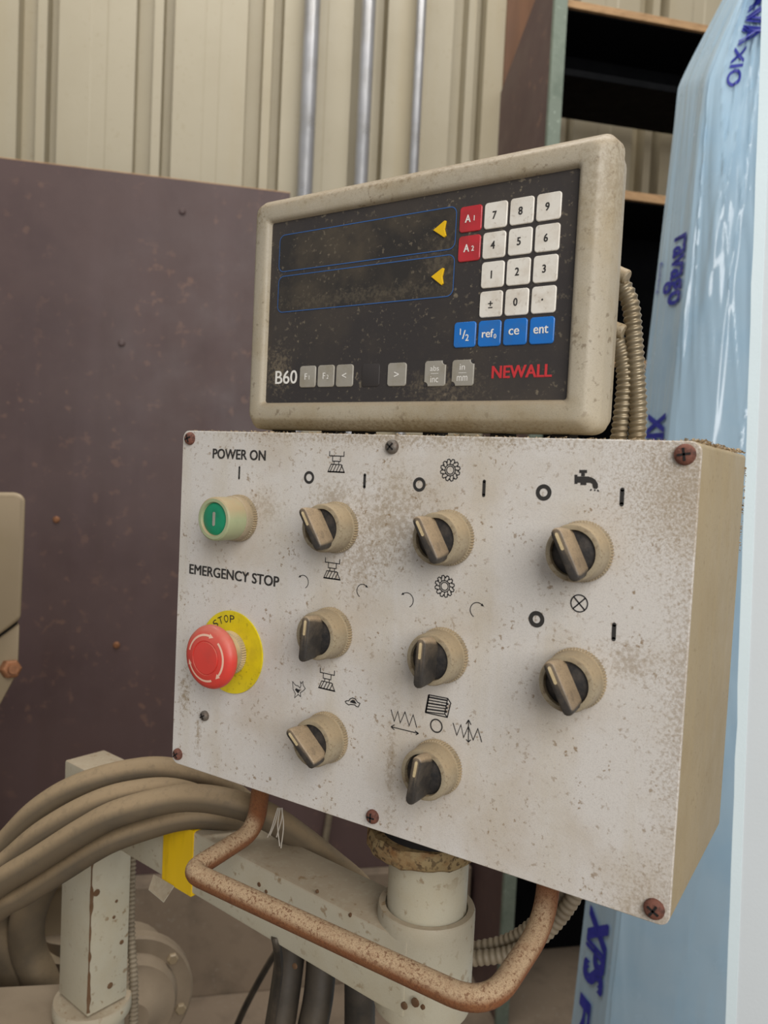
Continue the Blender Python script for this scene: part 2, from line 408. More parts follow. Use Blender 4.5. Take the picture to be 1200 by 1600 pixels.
# corrugated cladding: box profile sheet, ribs standing proud
prof = []
s0, pitch = -0.5844, 0.362
for k in range(-9, 14):
    c = s0 + k * pitch
    prof += [(c - 0.070, 0.0), (c - 0.066, -0.060), (c - 0.018, -0.060), (c - 0.013, -0.004), (c + 0.016, -0.004), (c + 0.021, -0.060), (c + 0.048, -0.060), (c + 0.053, 0.0),
             (c + 0.150, 0.0), (c + 0.156, -0.002), (c + 0.200, -0.002), (c + 0.206, 0.0)]
prof.sort()
mb = MB()
n = len(prof)
bot = [wall(s_, 2.85 - h, FLOOR) for s_, h in prof]; top = [wall(s_, 2.85 - h, 2.9) for s_, h in prof]
mb.add(bot + top, [(i, i + 1, n + i + 1, n + i) for i in range(n - 1)])
o = mb.build('wall_back', 'cladding', origin=wall(0, 2.85, FLOOR)); o['kind'] = 'structure'

o = MB().hexa([wall(a, l, z) for z in (FLOOR, PLINTH) for a, l in ((-1.6, 2.66), (0.97, 2.66), (0.97, 2.84), (-1.6, 2.84))]).build('wall_plinth', 'concrete', bevel=0.004); o['kind'] = 'structure'

# steel tubes standing against the cladding
for px, r, dsc in ((483, 0.027, 'wide steel tube upright on cladding, nearest the brown plywood sheet'),
                   (571, 0.024, 'middle one of three steel tubes upright on the cladding'),
                   (653, 0.017, 'thinnest steel tube upright on cladding, rightmost of three')):
    sx, _ = wpx(px, 130, 2.78)
    m_ = MB().lathe(wall(sx, 2.78, FLOOR), (0, 0, 1), [(r, 0), (r, 4.0)], 20)
    tag(m_.build('steel_tube', 'tube_steel', smooth=True), dsc, 'tube', 'steel tubes against the wall')

# film faced plywood sheet leaning at the wall
def board(name, m, s0_, s1_, z0_, z1_, L, th, parent=None, lean=0.0, bevel=0.0015):
    P = lambda s_, l, z: wall(s_, l, z)
    q = [P(s0_, L, z0_), P(s1_, L, z0_), P(s1_, L + th, z0_), P(s0_, L + th, z0_),
         P(s0_, L + lean, z1_), P(s1_, L + lean, z1_), P(s1_, L + lean + th, z1_), P(s0_, L + lean + th, z1_)]
    return MB().hexa(q).build(name, m, parent, bevel=bevel)
r_ = root('plywood_sheet', 'tall dark purple-brown film-faced plywood sheet leaning on the cladding', 'plywood', wall(-0.3, 2.75, PLINTH))
board('panel', 'film_plywood', -0.99, 0.228, PLINTH + 0.001, 1.157, 2.745, 0.018, r_, lean=0.0)
MB().hexa([wall(-0.99, 2.745, 1.157), wall(0.228, 2.745, 1.157), wall(0.228, 2.763, 1.157), wall(-0.99, 2.763, 1.157),
           wall(-0.99, 2.747, 1.160), wall(0.226, 2.747, 1.160), wall(0.226, 2.761, 1.160), wall(-0.99, 2.761, 1.160)]).build('raw_edge', 'ply_edge', r_)
for px, py in ((88, 812), (285, 330), (182, 1008), (190, 536)):
    sx, sz = wpx(px, py, 2.743)
    MB().lathe(wall(sx, 2.7445, sz), WN, [(0.011, -0.004), (0.011, 0.003), (0.007, 0.006)], 12).build('nail_head', 'bolt_rust' if py > 700 else 'film_plywood', r_, smooth=True)
o = board('plywood_sheet', 'film_plywood', 0.235, 0.955, PLINTH + 0.001, 0.05, 2.70, 0.018)
tag(o, 'low dark plywood sheet seen under the control box behind the arm', 'plywood')
m_ = MB().tube([wall(0.42, 2.675, PLINTH), wall(0.56, 2.688, 0.0)], 0.012, 8)
tag(m_.build('thin_rod', 'conduit_grey', smooth=True), 'thin pale rod leaning on low plywood under the control box', 'rod')

# brown timber post at the wall
sx0, _ = wpx(795, 80, 2.80); sx1 = sx0 + 0.14
o = board('timber_post', 'timber_brown', sx0, sx1, FLOOR, 2.9, 2.835, 0.045)
tag(o, 'brown timber post on the wall beside the plywood shelf unit', 'post')

# shelf unit of film faced plywood
LF, LB = 2.39, 2.70
sh = root('shelf_unit', 'purple-brown plywood shelf unit with raw shelf edges and dark bays', 'shelf', wall(1.3, 2.55, FLOOR))
S0, S1 = 0.985, 1.95
def spx(px, py):
    q = hit(px, py, WS, CAM + WS * S0); return wall(S0, -((q - CAM) @ WN), q[2])
side = [wall(S0, LF, FLOOR), spx(776, 260) * [1, 1, 0] + np.array([0, 0, FLOOR]), spx(776, 260) * [1, 1, 0] + np.array([0, 0, spx(778, 150)[2]]), spx(836, 0), wall(S0, LF, 2.5)]
MB().prism(side, WS * 0.02).build('side_panel', 'film_plywood', sh, bevel=0.001)
MB().prism([p + WS * (S1 - S0) for p in side], WS * 0.02).build('side_panel', 'film_plywood', sh, bevel=0.001)
board('face_strip', 'edge_green', S0 - 0.006, S0 + 0.036, FLOOR, 2.45, LF - 0.02, 0.02, sh)
for z0_, z1_ in ((1.705, 1.728), (1.147, 1.174), (0.615, 0.643), (-0.15, -0.125), (-0.75, -0.725)):
    board('shelf_board', 'ply_edge', S0 + 0.02, S1, z0_, z1_, LF, 0.28 if z0_ > 1.5 else 0.37, sh)
board('shelf_board', 'bay_shade_black', S0 + 0.02, S1, 1.500, 1.520, LF, 0.28, sh)  # board painted black for the shade in the top bay
board('bay_shade_back', 'bay_shade_black', S0 + 0.02, S1, 1.52, 1.705, LF + 0.26, 0.01, sh)
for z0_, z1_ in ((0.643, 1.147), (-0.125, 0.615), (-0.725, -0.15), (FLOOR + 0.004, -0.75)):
    board('bay_shade_back', 'bay_shade_black', S0 + 0.02, S1, z0_, z1_, LF + 0.36, 0.01, sh)  # black backs added so the bays look unlit
for z0_, z1_ in ((1.52, 1.705), (0.643, 1.147), (-0.125, 0.615), (-0.725, -0.15), (FLOOR + 0.004, -0.75)):  # thin black sheets added inside each bay as painted shade
    board('bay_shade_sheet', 'bay_shade_black', S0 + 0.021, S0 + 0.026, z0_, z1_, LF + 0.002, 0.25 if z0_ > 1.4 else 0.35, sh)
    board('bay_shade_sheet', 'bay_shade_black', S0 + 0.026, S1, z1_ - 0.006, z1_ - 0.001, LF + 0.01, 0.25 if z0_ > 1.4 else 0.34, sh)
    if z0_ > -1.4: board('bay_shade_sheet', 'bay_shade_black', S0 + 0.026, S1, z0_ + 0.001, z0_ + 0.006, LF + 0.01, 0.25 if z0_ > 1.4 else 0.34, sh)

# insulation pack in pale blue film -------------------------------------------------
def line3(pa, da, pb, db):
    a, b = atd(*pa, da), atd(*pb, db)
    return lambda z: a + (b - a) * (z - a[2]) / (b[2] - a[2])
LB_ = line3((1047, 250), 1.66, (893, 1600), 1.62)     # back left edge
LF_ = line3((1098, 250), 1.52, (952, 1600), 1.50)     # front left edge
LR_ = line3((1330, 300), 1.40, (1300, 1600), 1.38)    # front right edge
ZB, ZT = FLOOR + 0.005, 1.24
def pack(u, v, lift=0.0):
    """u 0..1 left face, 1..2 front face, v 0..1 height"""
    z = ZB + (ZT - ZB) * v
    b, f, r = LB_(z), LF_(z), LR_(z)
    e0 = (f - b); e1 = (r - f)
    n0 = np.cross(e0, (0, 0, 1)); n0 /= np.linalg.norm(n0); n1 = np.cross(e1, (0, 0, 1)); n1 /= np.linalg.norm(n1)
    if n0 @ (CAM - f) < 0: n0 = -n0
    if n1 @ (CAM - f) < 0: n1 = -n1
    t = min(max((u - 0.9) / 0.2, 0), 1); t = t * t * (3 - 2 * t); nn = n0 * (1 - t) + n1 * t; nn /= np.linalg.norm(nn)
    p = b + e0 * u if u <= 1 else f + e1 * (u - 1)
    if abs(u - 1) < 0.12: p = p - nn * 0.008 * (1 - abs(u - 1) / 0.12)
    # gathered, twisted film at the top of the pack
    zg = z + 0.05 * (u - 1)
    g = min(max(0.0, (zg - 1.02) / 0.20), 1.0)
    cen = f + e1 * 0.36
    p = p + (cen - p) * 0.75 * g ** 1.2
    # a few long folds of the loose film
    k = u * 2.0
    up = min(max((z - 0.15) / 0.6, 0), 1)
    wv = mnoise.noise(Vector((k * 2.2 + z * 0.9, z * 1.3, 3.1)))
    w2 = mnoise.noise(Vector((k * 3.1 - z * 1.7, z * 0.55, 7.7)))
    w4 = mnoise.noise(Vector((k * 3.3 + z * 2.6, z * 0.9, 17.2)))
    w3 = mnoise.noise(Vector((k * 13 + z * 5, z * 6, 1.7)))
    ridge = max(0.0, 1 - abs(w2) * 9) ** 1.5 + 0.7 * max(0.0, 1 - abs(w4) * 10) ** 1.5
    w3 = mnoise.noise(Vector((k * 7 + z * 3.5, z * 4.2, 1.7)))
    d = (0.005 + 0.012 * up) * wv + (0.0012 + 0.0050 * up) * ridge + (0.0014 + 0.0038 * up) * abs(w3)
    if u < 0.95: d *= 0.22
    return p + nn * (d + lift)
NU, NV = 150, 260
us = [2.0 * i / NU for i in range(NU + 1)]
vs = [pack(u, j / NV) for j in range(NV + 1) for u in us]
nu = NU + 1
fs = [(j * nu + i, j * nu + i + 1, (j + 1) * nu + i + 1, (j + 1) * nu + i) for j in range(NV) for i in range(NU)]
bt = len(vs)
back = [pack(2.0, j / NV) + (LB_(0) - LF_(0)) for j in range(NV + 1)]
vs += back
fs += [((j + 1) * nu - 1, bt + j, bt + j + 1, (j + 2) * nu - 1) for j in range(NV)]
fs += [(j * nu, (j + 1) * nu, bt + j + 1, bt + j) for j in range(NV)]
pk = root('insulation_pack', 'tall insulation board pack wrapped in glossy pale blue printed film', 'insulation', LF_(ZB))
MB().add(vs, fs).build('film_wrap', 'film_blue', pk, smooth=True, angle=60)
def zv(z): return (z - ZB) / (ZT - ZB)
def ontext(u0, dz):  # text running downwards on the pack: x axis of the text -> down, y axis -> towards +u
    return lambda a, b: pack(u0 + b, dz - a, 0.0035)
def vof(px, py):
    a = atd(px, py, 1.58); return zv(a[2])
def vtext(s, py0, py1, u0, u1, px, bold=0.02):
    v0, v1 = vof(px, py0), vof(px, py1)
    hm = (u1 - u0) * (0.15 if u0 < 1 else 0.33); wm = abs(v1 - v0) * (ZT - ZB)      # printed size in metres
    mb_ = MB(); text_on(mb_, s, lambda a, b: pack(u0 + (u1 - u0) * b / hm, v0 + (v1 - v0) * a / wm, 0.003), 0, 0, wm, hm, bold, -FWD * 3)
    return mb_.build('printed_word', 'film_print', pk)
vtext('ravago', 372, 478, 0.30, 0.82, 1065)
vtext('Building', 400, 450, 0.08, 0.2, 1050, 0.0)
vtext('XPS', 648, 714, 0.28, 0.78, 1030, 0.03)
vtext('XPS', 1425, 1530, 0.2, 0.75, 915, 0.06)
vtext('R', 1560, 1640, 0.2, 0.5, 905, 0.06)
vtext('RAVA', 10, 105, 1.14, 1.34, 1160, 0.05)
vtext('XIO', 108, 165, 1.12, 1.22, 1130, 0.03)

# white foam board at the right
bA = line3((1177, 400), 0.934, (1134, 1600), 0.934)      # back corner of its narrow edge
bB = line3((1194, 400), 0.930, (1150, 1600), 0.930)      # front corner
bC = line3((1500, 400), 0.86, (1470, 1600), 0.86)
fb = root('foam_board', 'thick white foam board standing at the right edge of the view', 'foam board', bB(FLOOR))
zs = np.linspace(FLOOR, 0.95, 60)
off = -(bB(0.0) - bA(0.0)) + FWD * 0.03
rings_ = []
for z in zs:
    a, b_, c_ = bA(z), bB(z), bC(z)
    jx = 0.0012 * mnoise.noise(Vector((0, 0, z * 30)))
    nk = 0.004 * math.exp(-((z - (-0.02)) / 0.008) ** 2)
    e = (b_ - a); e /= np.linalg.norm(e)
    a = a + e * (jx + nk); b_ = b_ + (c_ - b_) * (jx * 0.2)
    rings_.append([a, b_, c_, c_ + off])
mbe = MB(); mbe.rings(rings_)
MB().rings(rings_).build('sheet', 'foam_white', fb)
bk = [[r[0] - RGT * 0.0008 - FWD * 0.0008, r[1] - RGT * 0.0008 - FWD * 0.0008, r[1] - RGT * 0.0002, r[0] - RGT * 0.0002] for r in rings_]
MB().rings(bk).build('cut_edge', 'foam_edge', fb)

# ================================================================== MACHINE AND ARM (behind and below the box)
BD = np.array([math.cos(math.radians(-6.92)), math.sin(math.radians(-6.92)), 0]); BN = np.array([-BD[1], BD[0], 0])
BF = np.array([0.0833, 0.0464, -0.09])                   # a point on the boom's front top edge
def boom(a, b, z): 
    p = BF + BD * a + BN * b
    return np.array([p[0], p[1], z])
PIV = boom(0.118, 0.037, 0)                              # pivot axis
POST = boom(-0.322, 0.030, 0)
arm = root('support_arm', 'cream-painted box-section support arm with post and swivel boss under the control box', 'arm', boom(-0.322, 0.03, -0.372))
mb = MB(); mb.hexa([boom(-0.31, 0, -0.148), boom(0.128, 0, -0.148), boom(0.128, 0.05, -0.148), boom(-0.31, 0.05, -0.148),
                    boom(-0.31, 0, -0.09), boom(0.128, 0, -0.09), boom(0.128, 0.05, -0.09), boom(-0.31, 0.05, -0.09)])
mb.build('beam', 'cream_paint', arm, bevel=0.0025, smooth=True)
MB().lathe(PIV, (0, 0, 1), [(0.0362, -0.157), (0.0370, -0.155), (0.0370, -0.082), (0.0362, -0.080), (0.0315, -0.080), (0.0310, -0.084)], 48).build('swivel_boss', 'cream_paint', arm, smooth=True)
MB().lathe(PIV, (0, 0, 1), [(0.0302, -0.084), (0.0302, -0.036)], 48).build('swivel_pin', 'cream_paint', arm, smooth=True)
rng = random.Random(3)
def ragged(r, h, k):
    return [(r, h)]
mb = MB(); n = 64; rs = []
for r, h, j in ((0.0300, -0.0365, 0), (0.0400, -0.0375, 1), (0.0435, -0.0345, 1), (0.0440, -0.027, 1), (0.0425, -0.0225, 1), (0.036, -0.022, 0)):
    ring = []
    for i in range(n):
        a = 2 * PI * i / n
        q = 1 + j * 0.06 * mnoise.noise(Vector((math.cos(a) * 3.5, math.sin(a) * 3.5, h * 60)))
        ring.append(PIV + np.array([-0.005 * j, 0, 0]) + np.array([r * q * math.cos(a), r * q * math.sin(a), h + j * 0.0015 * mnoise.noise(Vector((math.cos(a) * 5, math.sin(a) * 5, 9)))]))
    rs.append(ring)
mb.rings(rs); mb.build('flange_ring', 'rust_ring', arm, smooth=True, angle=60, label='rusty ragged flange ring')
MB().lathe(PIV, (0, 0, 1), [(0.037, -0.026), (0.037, -0.0005)], 40).build('swivel_sleeve', 'gasket_black', arm, smooth=True)
# post: square tube on a round base
def post(a, b, z): return POST + BD * a + BN * b + np.array([0, 0, z])
h1, h2 = 0.030, 0.024
MB().hexa([post(-h1, -h2, -0.354), post(h1, -h2, -0.354), post(h1, h2, -0.354), post(-h1, h2, -0.354),
           post(-h1, -h2, -0.089), post(h1, -h2, -0.089), post(h1, h2, -0.089), post(-h1, h2, -0.089)]).build('post', 'cream_paint', arm, bevel=0.002, smooth=True)
re_ = MB(); zz = np.linspace(-0.35, -0.16, 90); rws = []
for z in zz:
    t = max(0.0, mnoise.noise(Vector((3.3, 0, z * 75))) + 0.15 + (-0.2 - z) * 2.0)
    wd_ = 0.0006 + 0.0035 * min(t, 1.0)
    cst = post(h1, -h2, z)
    rws.append([cst + BN * wd_ + BD * 0.0004, cst + (BD - BN) * -0.0004, cst - BD * wd_ * 0.5 - BN * 0.0004, cst + (BN - BD) * 0.004])
re_.rings(rws); re_.build('rust_line', 'rust_patch', arm, label='ragged rust line down the post edge')
for px, py, rr in ((151, 1395, 0.0045), (190, 1472, 0.003), (178, 1433, 0.0022), (172, 1540, 0.004), (182, 1408, 0.002)):
    q = hit(px, py, BD, post(h1, 0, 0))
    MB().lathe(q, BD, [(rr, -0.001), (rr * 0.85, 0.0005), (rr * 0.3, 0.0008)], 8).build('rust_spot', 'rust_patch', arm, smooth=True)
MB().lathe(POST, (0, 0, 1), [(0.041, -0.372), (0.042, -0.370), (0.042, -0.358), (0.041, -0.356), (0.02, -0.355)], 40).build('base_disc', 'cream_paint', arm, smooth=True)
MB().lathe(POST, (0, 0, 1), [(0.035, -0.46), (0.035, -0.372)], 32).build('base_spigot', 'cream_paint', arm, smooth=True)
# yellow tape round the beam
t0, t1 = hit(256, 1330, BN, BF), hit(302, 1340, BN, BF)
a0 = (t0 - BF) @ BD; a1 = (t1 - BF) @ BD
tp = MB(); e = 0.0012
tp.rings([[boom(a, -e, -0.149 - e), boom(a, -e, -0.09 + e), boom(a, 0.05 + e, -0.09 + e), boom(a, 0.05 + e, -0.149 - e)] for a in np.linspace(a0, a1, 9)])
tp.build('tape_band', 'tape_yellow', arm, label='yellow adhesive tape band')
tp = MB(); tp.prism([boom(a0 - 0.012, -0.002, -0.150), boom(a0 + 0.020, -0.002, -0.1495), boom(a0 + 0.016, -0.010, -0.163), boom(a0 - 0.008, -0.010, -0.160)], (0, 0, 0.0008))
tp.build('tape_tail', 'cream_paint', arm)
# bolts / rust marks on the beam face
for px, py, rr in ((631, 1572, 0.0028), (648, 1567, 0.0034), (405, 1382, 0.0022), (416, 1393, 0.0018), (495, 1393, 0.0015), (540, 1455, 0.0018), (460, 1510, 0.0025), (547, 1430, 0.0016), (660, 1574, 0.0018)):
    q = hit(px, py, BN, BF)
    MB().lathe(q, -BN, [(rr, -0.001), (rr * 0.9, 0.0004), (rr * 0.4, 0.0007)], 9).build('rust_spot', 'rust_patch', arm, smooth=True)

# machine casting that carries the post
def zp(px, py, z): return hit(px, py, (0, 0, 1), (0, 0, z))
q0, q1 = zp(-60, 1542, -0.376), zp(96, 1534, -0.376)
dirb = q1 - q0; dirb /= np.linalg.norm(dirb)
nb = np.array([dirb[1], -dirb[0], 0])
c0, c1 = q0 - dirb * 0.5, q1 + dirb * 0.035
mb = MB(); mb.hexa([np.array([*p[:2], z]) for z in (FLOOR, -0.376) for p in (c0, c1, c1 + nb * 0.42, c0 + nb * 0.42)])
tag(mb.build('machine_casting', 'machine_dusty', bevel=0.006, smooth=True), 'dust-covered machine casting with a flat top under the square post', 'machine')

# flanged hub beside the post
hc = atd(203, 1570, 1.04); hax = np.array([0.80, -0.55, 0.05]); hax /= np.linalg.norm(hax)
hub = root('flanged_hub', 'dusty beige flanged hub with bolts beside the square post', 'machine part', np.array([hc[0], hc[1], FLOOR]))
MB().lathe(hc, hax, [(0.080, -0.03), (0.083, -0.027), (0.083, -0.012), (0.080, -0.009), (0.062, -0.009), (0.058, 0.004), (0.056, 0.010), (0.046, 0.012), (0.034, 0.024), (0.020, 0.034)], 48).build('flange', 'machine_dusty', hub, smooth=True)
MB().lathe(hc, hax, [(0.060, -0.10), (0.066, -0.03)], 32).build('motor_body', 'machine_dusty', hub, smooth=True)
e1 = np.cross(hax, (0, 0, 1)); e1 /= np.linalg.norm(e1); e2 = np.cross(e1, hax)
for k in range(6):
    a = math.radians(20 + 60 * k); q = hc + 0.071 * (math.cos(a) * e1 + math.sin(a) * e2) + hax * -0.009
    MB().lathe(q, hax, [(0.0075, -0.002), (0.0075, 0.004), (0.006, 0.006)], 6).build('bolt', 'machine_beige', hub)
MB().lathe(hc - hax * 0.06 + np.array([0, 0, FLOOR - hc[2]]), (0, 0, 1), [(0.045, 0), (0.045, hc[2] - FLOOR - 0.03)], 24).build('column', 'machine_dusty', hub, smooth=True)
# second cover behind the post
cc = atd(108, 1440, 1.16); cax = np.array([0.75, -0.62, 0.18]); cax /= np.linalg.norm(cax)
cv = root('motor_cover', 'dented beige round cover half hidden behind the square post', 'machine part', np.array([cc[0], cc[1], FLOOR]))
MB().lathe(cc, cax, [(0.060, -0.10), (0.062, -0.01), (0.058, 0.0), (0.050, -0.004), (0.044, -0.025), (0.02, -0.03)], 40).build('cover', 'machine_beige', cv, smooth=True)
MB().lathe((cc[0] - 0.03, cc[1] + 0.03, FLOOR), (0, 0, 1), [(0.05, 0), (0.05, cc[2] - FLOOR - 0.03)], 24).build('column', 'machine_dusty', cv, smooth=True)

# ribbed thin conduit hanging beside the post
pts = spline([atd(206, 1330, 0.93), atd(204, 1450, 0.92), atd(209, 1540, 0.91), atd(207, 1700, 0.91)], 60)
pts.append(pts[-1] * [1, 1, 0] + np.array([0, 0, FLOOR + 0.002]))
m_ = MB(); m_.tube(resample(pts, 0.0012), 0.006, 10, rf=lambda s_, a: 0.0048 + 0.0008 * math.cos(2 * PI * s_ / 0.0048))
tag(m_.build('ribbed_conduit', 'conduit_grey', smooth=True, angle=80), 'thin ribbed conduit hanging down beside the square post', 'conduit')

# coil of thick tan hoses over the arm
hoses = [
 ('topmost thick tan hose of the coil, over the post', 0.0118,
  [(470, 1345, .85), (430, 1300, .80), (350, 1232, .765), (267, 1204, .757), (197, 1207, .757), (121, 1229, .757), (63, 1263, .760), (21, 1304, .765), (-10, 1345, .77), (-60, 1440, .79), (-75, 1560, .83), (-20, 1700, .88)]),
 ('second tan hose of the coil, just under the topmost', 0.0115,
  [(470, 1365, .84), (420, 1318, .79), (340, 1262, .748), (270, 1236, .735), (197, 1241, .733), (135, 1262, .733), (70, 1299, .737), (25, 1336, .743), (-10, 1372, .75), (-50, 1450, .78), (-60, 1560, .82), (-10, 1700, .88)]),
 ('lighter tan hose running across in front of the coil', 0.0120,
  [(600, 1440, .74), (560, 1385, .735), (520, 1350, .73), (480, 1318, .722), (437, 1287, .712), (400, 1267, .710), (362, 1255, .710), (312, 1247, .710), (262, 1250, .710), (183, 1271, .710), (127, 1300, .714), (56, 1345, .722), (0, 1380, .73), (-50, 1425, .745), (-70, 1520, .79), (-40, 1640, .85)]),
 ('lowest tan hose of the coil, dipping below the others', 0.0104,
  [(500, 1430, .80), (455, 1345, .785), (420, 1303, .760), (370, 1285, .742), (325, 1277, .732), (285, 1279, .728), (239, 1291, .728), (169, 1317, .730), (98, 1360, .737), (42, 1396, .744), (0, 1420, .75), (-50, 1475, .77), (-60, 1560, .81), (-20, 1680, .86)]),
 ('tan hose hanging straight down behind the casting', 0.0210,
  [(160, 1335, .96), (110, 1340, .97), (75, 1362, .98), (53, 1403, .98), (42, 1445, .98), (45, 1487, .985), (66, 1536, .99), (95, 1620, 1.0), (100, 1720, 1.0)]),
 ('tan hose hanging down nearest the left image edge', 0.0210,
  [(60, 1352, .98), (25, 1368, .985), (2, 1400, .99), (-6, 1440, .99), (6, 1487, .99), (27, 1538, 1.0), (50, 1620, 1.01), (60, 1720, 1.01)]),
]
for lab, r, pts in hoses:
    P_ = spline([zp(p[0], p[1], float(p[2][1:])) if isinstance(p[2], str) else atd(*p) for p in pts], 8)
    tag(MB().tube(P_, r, 20).build('hose', 'hose_tan', smooth=True, angle=70), lab, 'hose', 'tan hoses coiled over the arm')

# black hoses and a thin cable hanging under the arm
for lab, r, pts in (
 ('black hose hanging under the arm, nearest the thin cable', 0.0150, [(462, 1385, .84), (457, 1440, .81), (452, 1500, .80), (444, 1560, .79), (432, 1640, .78), (425, 1720, .78)]),
 ('middle black hose hanging under the cream arm', 0.0150, [(505, 1400, .84), (503, 1445, .81), (502, 1500, .80), (497, 1560, .79), (482, 1640, .78), (475, 1720, .78)]),
 ('rightmost black hose hanging under the cream arm', 0.0150, [(562, 1420, .82), (561, 1480, .79), (562, 1540, .78), (562, 1600, .78), (560, 1720, .78)])):
    P_ = spline([atd(*p) for p in pts], 8); P_.append(P_[-1] * [1, 1, 0] + np.array([0.0, 0.0, FLOOR + 0.002]))
    tag(MB().tube(P_, r, 16).build('black_hose', 'hose_black', smooth=True), lab, 'hose', 'black hoses under the arm')
pts = [atd(430, 1463, .660), atd(433, 1480, .662), atd(436, 1520, .70), atd(425, 1600, .72), atd(410, 1700, .74)]
pts = spline(pts, 8); pts.append(pts[-1] * [1, 1, 0] + np.array([0, 0, FLOOR + 0.002]))
tag(MB().tube(pts, 0.0036, 10).build('thin_cable', 'hose_black', smooth=True), 'thin black cable hanging in front of the black hoses', 'cable')
pts = [atd(470, 1440, 1.3), atd(430, 1490, 1.3), atd(385, 1570, 1.32), atd(355, 1640, 1.34)]
pts = spline(pts, 8); pts.append(pts[-1] * [1, 1, 0] + np.array([-0.05, 0, FLOOR + 0.002]))
tag(MB().tube(pts, 0.0055, 8).build('floor_cable', 'hose_black', smooth=True), 'black cable slanting down to the floor behind the arm', 'cable')

# machine head at the left edge
mh = root('milling_machine', 'beige milling machine head with a rusty bolt at the left image edge', 'machine', atd(-150, 1500, 1.35) * [1, 1, 0] + np.array([0, 0, FLOOR]))
def mp(px, py, d=1.30): return atd(px, py, d)
dep = FWD * 0.30 + RGT * -0.16
MB().prism([mp(-220, 768), mp(22, 769), mp(36, 772), mp(40, 782), mp(38, 850), mp(33, 968), mp(0, 992), mp(-220, 1150)], dep).build('upper_body', 'machine_beige', mh, bevel=0.008, seg=3, smooth=True)
MB().prism([mp(-220, 1156, 1.31), mp(0, 997, 1.31), mp(31, 974, 1.31), mp(29, 1035, 1.31), mp(22, 1062, 1.31), mp(-5, 1112, 1.31), mp(-220, 1350, 1.31)], dep).build('lower_body', 'machine_beige', mh, bevel=0.005, smooth=True)
MB().prism([mp(-220, 1150, 1.32), mp(28, 960, 1.32), mp(27, 985, 1.32), mp(-220, 1165, 1.32)], dep * 0.9).build('joint_seam', 'gasket_black', mh)
bx_ = mp(16, 1045, 1.308); bax = -FWD * 0.7 + RGT * 0.6 + UPV * 0.1; bax /= np.linalg.norm(bax)
MB().lathe(bx_, bax, [(0.016, -0.01), (0.016, 0.010), (0.013, 0.013)], 6).build('bolt', 'bolt_rust', mh, bevel=0.001)
MB().lathe(bx_ + bax * 0.01, bax, [(0.008, 0), (0.008, 0.010)], 12).build('bolt_end', 'bolt_rust', mh, smooth=True)
cb = mp(-210, 1100, 1.45)
MB().box((cb[0] - 0.14, cb[1] - 0.14, FLOOR), (cb[0] + 0.10, cb[1] + 0.10, cb[2] + 0.1)).build('column', 'machine_beige', mh, bevel=0.008)

# ================================================================== CONTROL BOX
W, H, D = 0.3930, 0.2700, 0.1615
BOX = np.array([W / 2, D / 2, 0.0])
box = root('control_box', 'dusty white electrical control box with selector knobs, push buttons and a rusty grab handle', 'control box', BOX)
mb = MB(); mb.box((0.0006, 0.0030, 0.0005), (W - 0.0006, D, H - 0.0005))
mb.build('housing', 'box_paint', box, bevel=0.003, seg=3, smooth=True)
MB().box((0.0018, 0.0020, 0.0018), (W - 0.0018, 0.0032, H - 0.0018)).build('gasket', 'gasket_black', box)
mb = MB(); rings_ = []
for ins, y in ((0.0, 0.0022), (0.0, 0.0005), (0.0005, 0.0)):
    q = rrect(W - 2 * ins, H - 2 * ins, 0.006, 5, W / 2, H / 2)
    rings_.append([(x, y, z) for x, z in q])
mb.rings(rings_)
plate = mb.build('front_plate', 'panel_paint', box)
YP = -0.00025
def pp(px, py):
    q = hit(px, py, (0, 1, 0), (0, 0, 0)); return np.array([q[0], q[2]])
def onp(u, v): return (u, YP, v)
def onpx(px, py):
    q = pp(px, py); return (q[0], YP, q[1])
def mark(name, fnbuild, m='print_ink'):
    mb_ = MB(); fnbuild(mb_); return mb_.build(name, m, plate)
def pstroke(mb_, pts, wd, closed=False):
    stroke(mb_, onp, [pp(*p) for p in pts], wd, closed)
def ptext(name, s, tl, bl, br, bold=0.0):
    # quad from pixel corners: top-left, bottom-left, bottom-right
    a, b_, c_ = pp(*bl), pp(*br), pp(*tl)
    mark(name, lambda q: text_on(q, s, onp, a[0], a[1], b_[0], c_[1], bold, (0, -1, 0)), 'print_black')
ptext('lettering', 'POWER ON', (333, 701), (333, 716), (415, 719.5), 0.035)
ptext('lettering', 'EMERGENCY STOP', (296.5, 881), (296.5, 896), (436, 915.5), 0.035)
def bar_mark(a, b_, wd): mark('on_bar', lambda q: (pstroke(q, [a, b_], wd), fill(q, onp, circ(*pp(*a), wd / 2, 14)), fill(q, onp, circ(*pp(*b_), wd / 2, 14))), 'print_black')
bar_mark((374.5, 730), (373.8, 747.5), 0.0016)
bar_mark((570.4, 742), (569.6, 761), 0.0020)
bar_mark((757, 752), (756, 774), 0.0021)
bar_mark((972.7, 765), (971.5, 788), 0.0024)
bar_mark((960, 976), (959, 998.5), 0.0024)
def ring_mark(px, py, r, wd): 
    c_ = pp(px, py); mark('off_circle', lambda q: stroke(q, onp, circ(*c_, r, 30), wd, True), 'print_black')
ring_mark(483.2, 746, 0.0036, 0.0019)
ring_mark(655.4, 757, 0.0037, 0.0020)
ring_mark(849.7, 769.5, 0.0037, 0.0024)
ring_mark(838.5, 967.5, 0.0037, 0.0026)
ring_mark(682, 1134, 0.0042, 0.0009)
# lamp symbol
c_ = pp(905.2, 942.7)
def lamp(q):
    R = 0.0050; stroke(q, onp, circ(*c_, R, 32), 0.0007, True)
    for a in (45, 135):
        d = np.array([math.cos(math.radians(a)), math.sin(math.radians(a))]) * R; stroke(q, onp, [c_ - d, c_ + d], 0.0008)
mark('lamp_symbol', lamp)
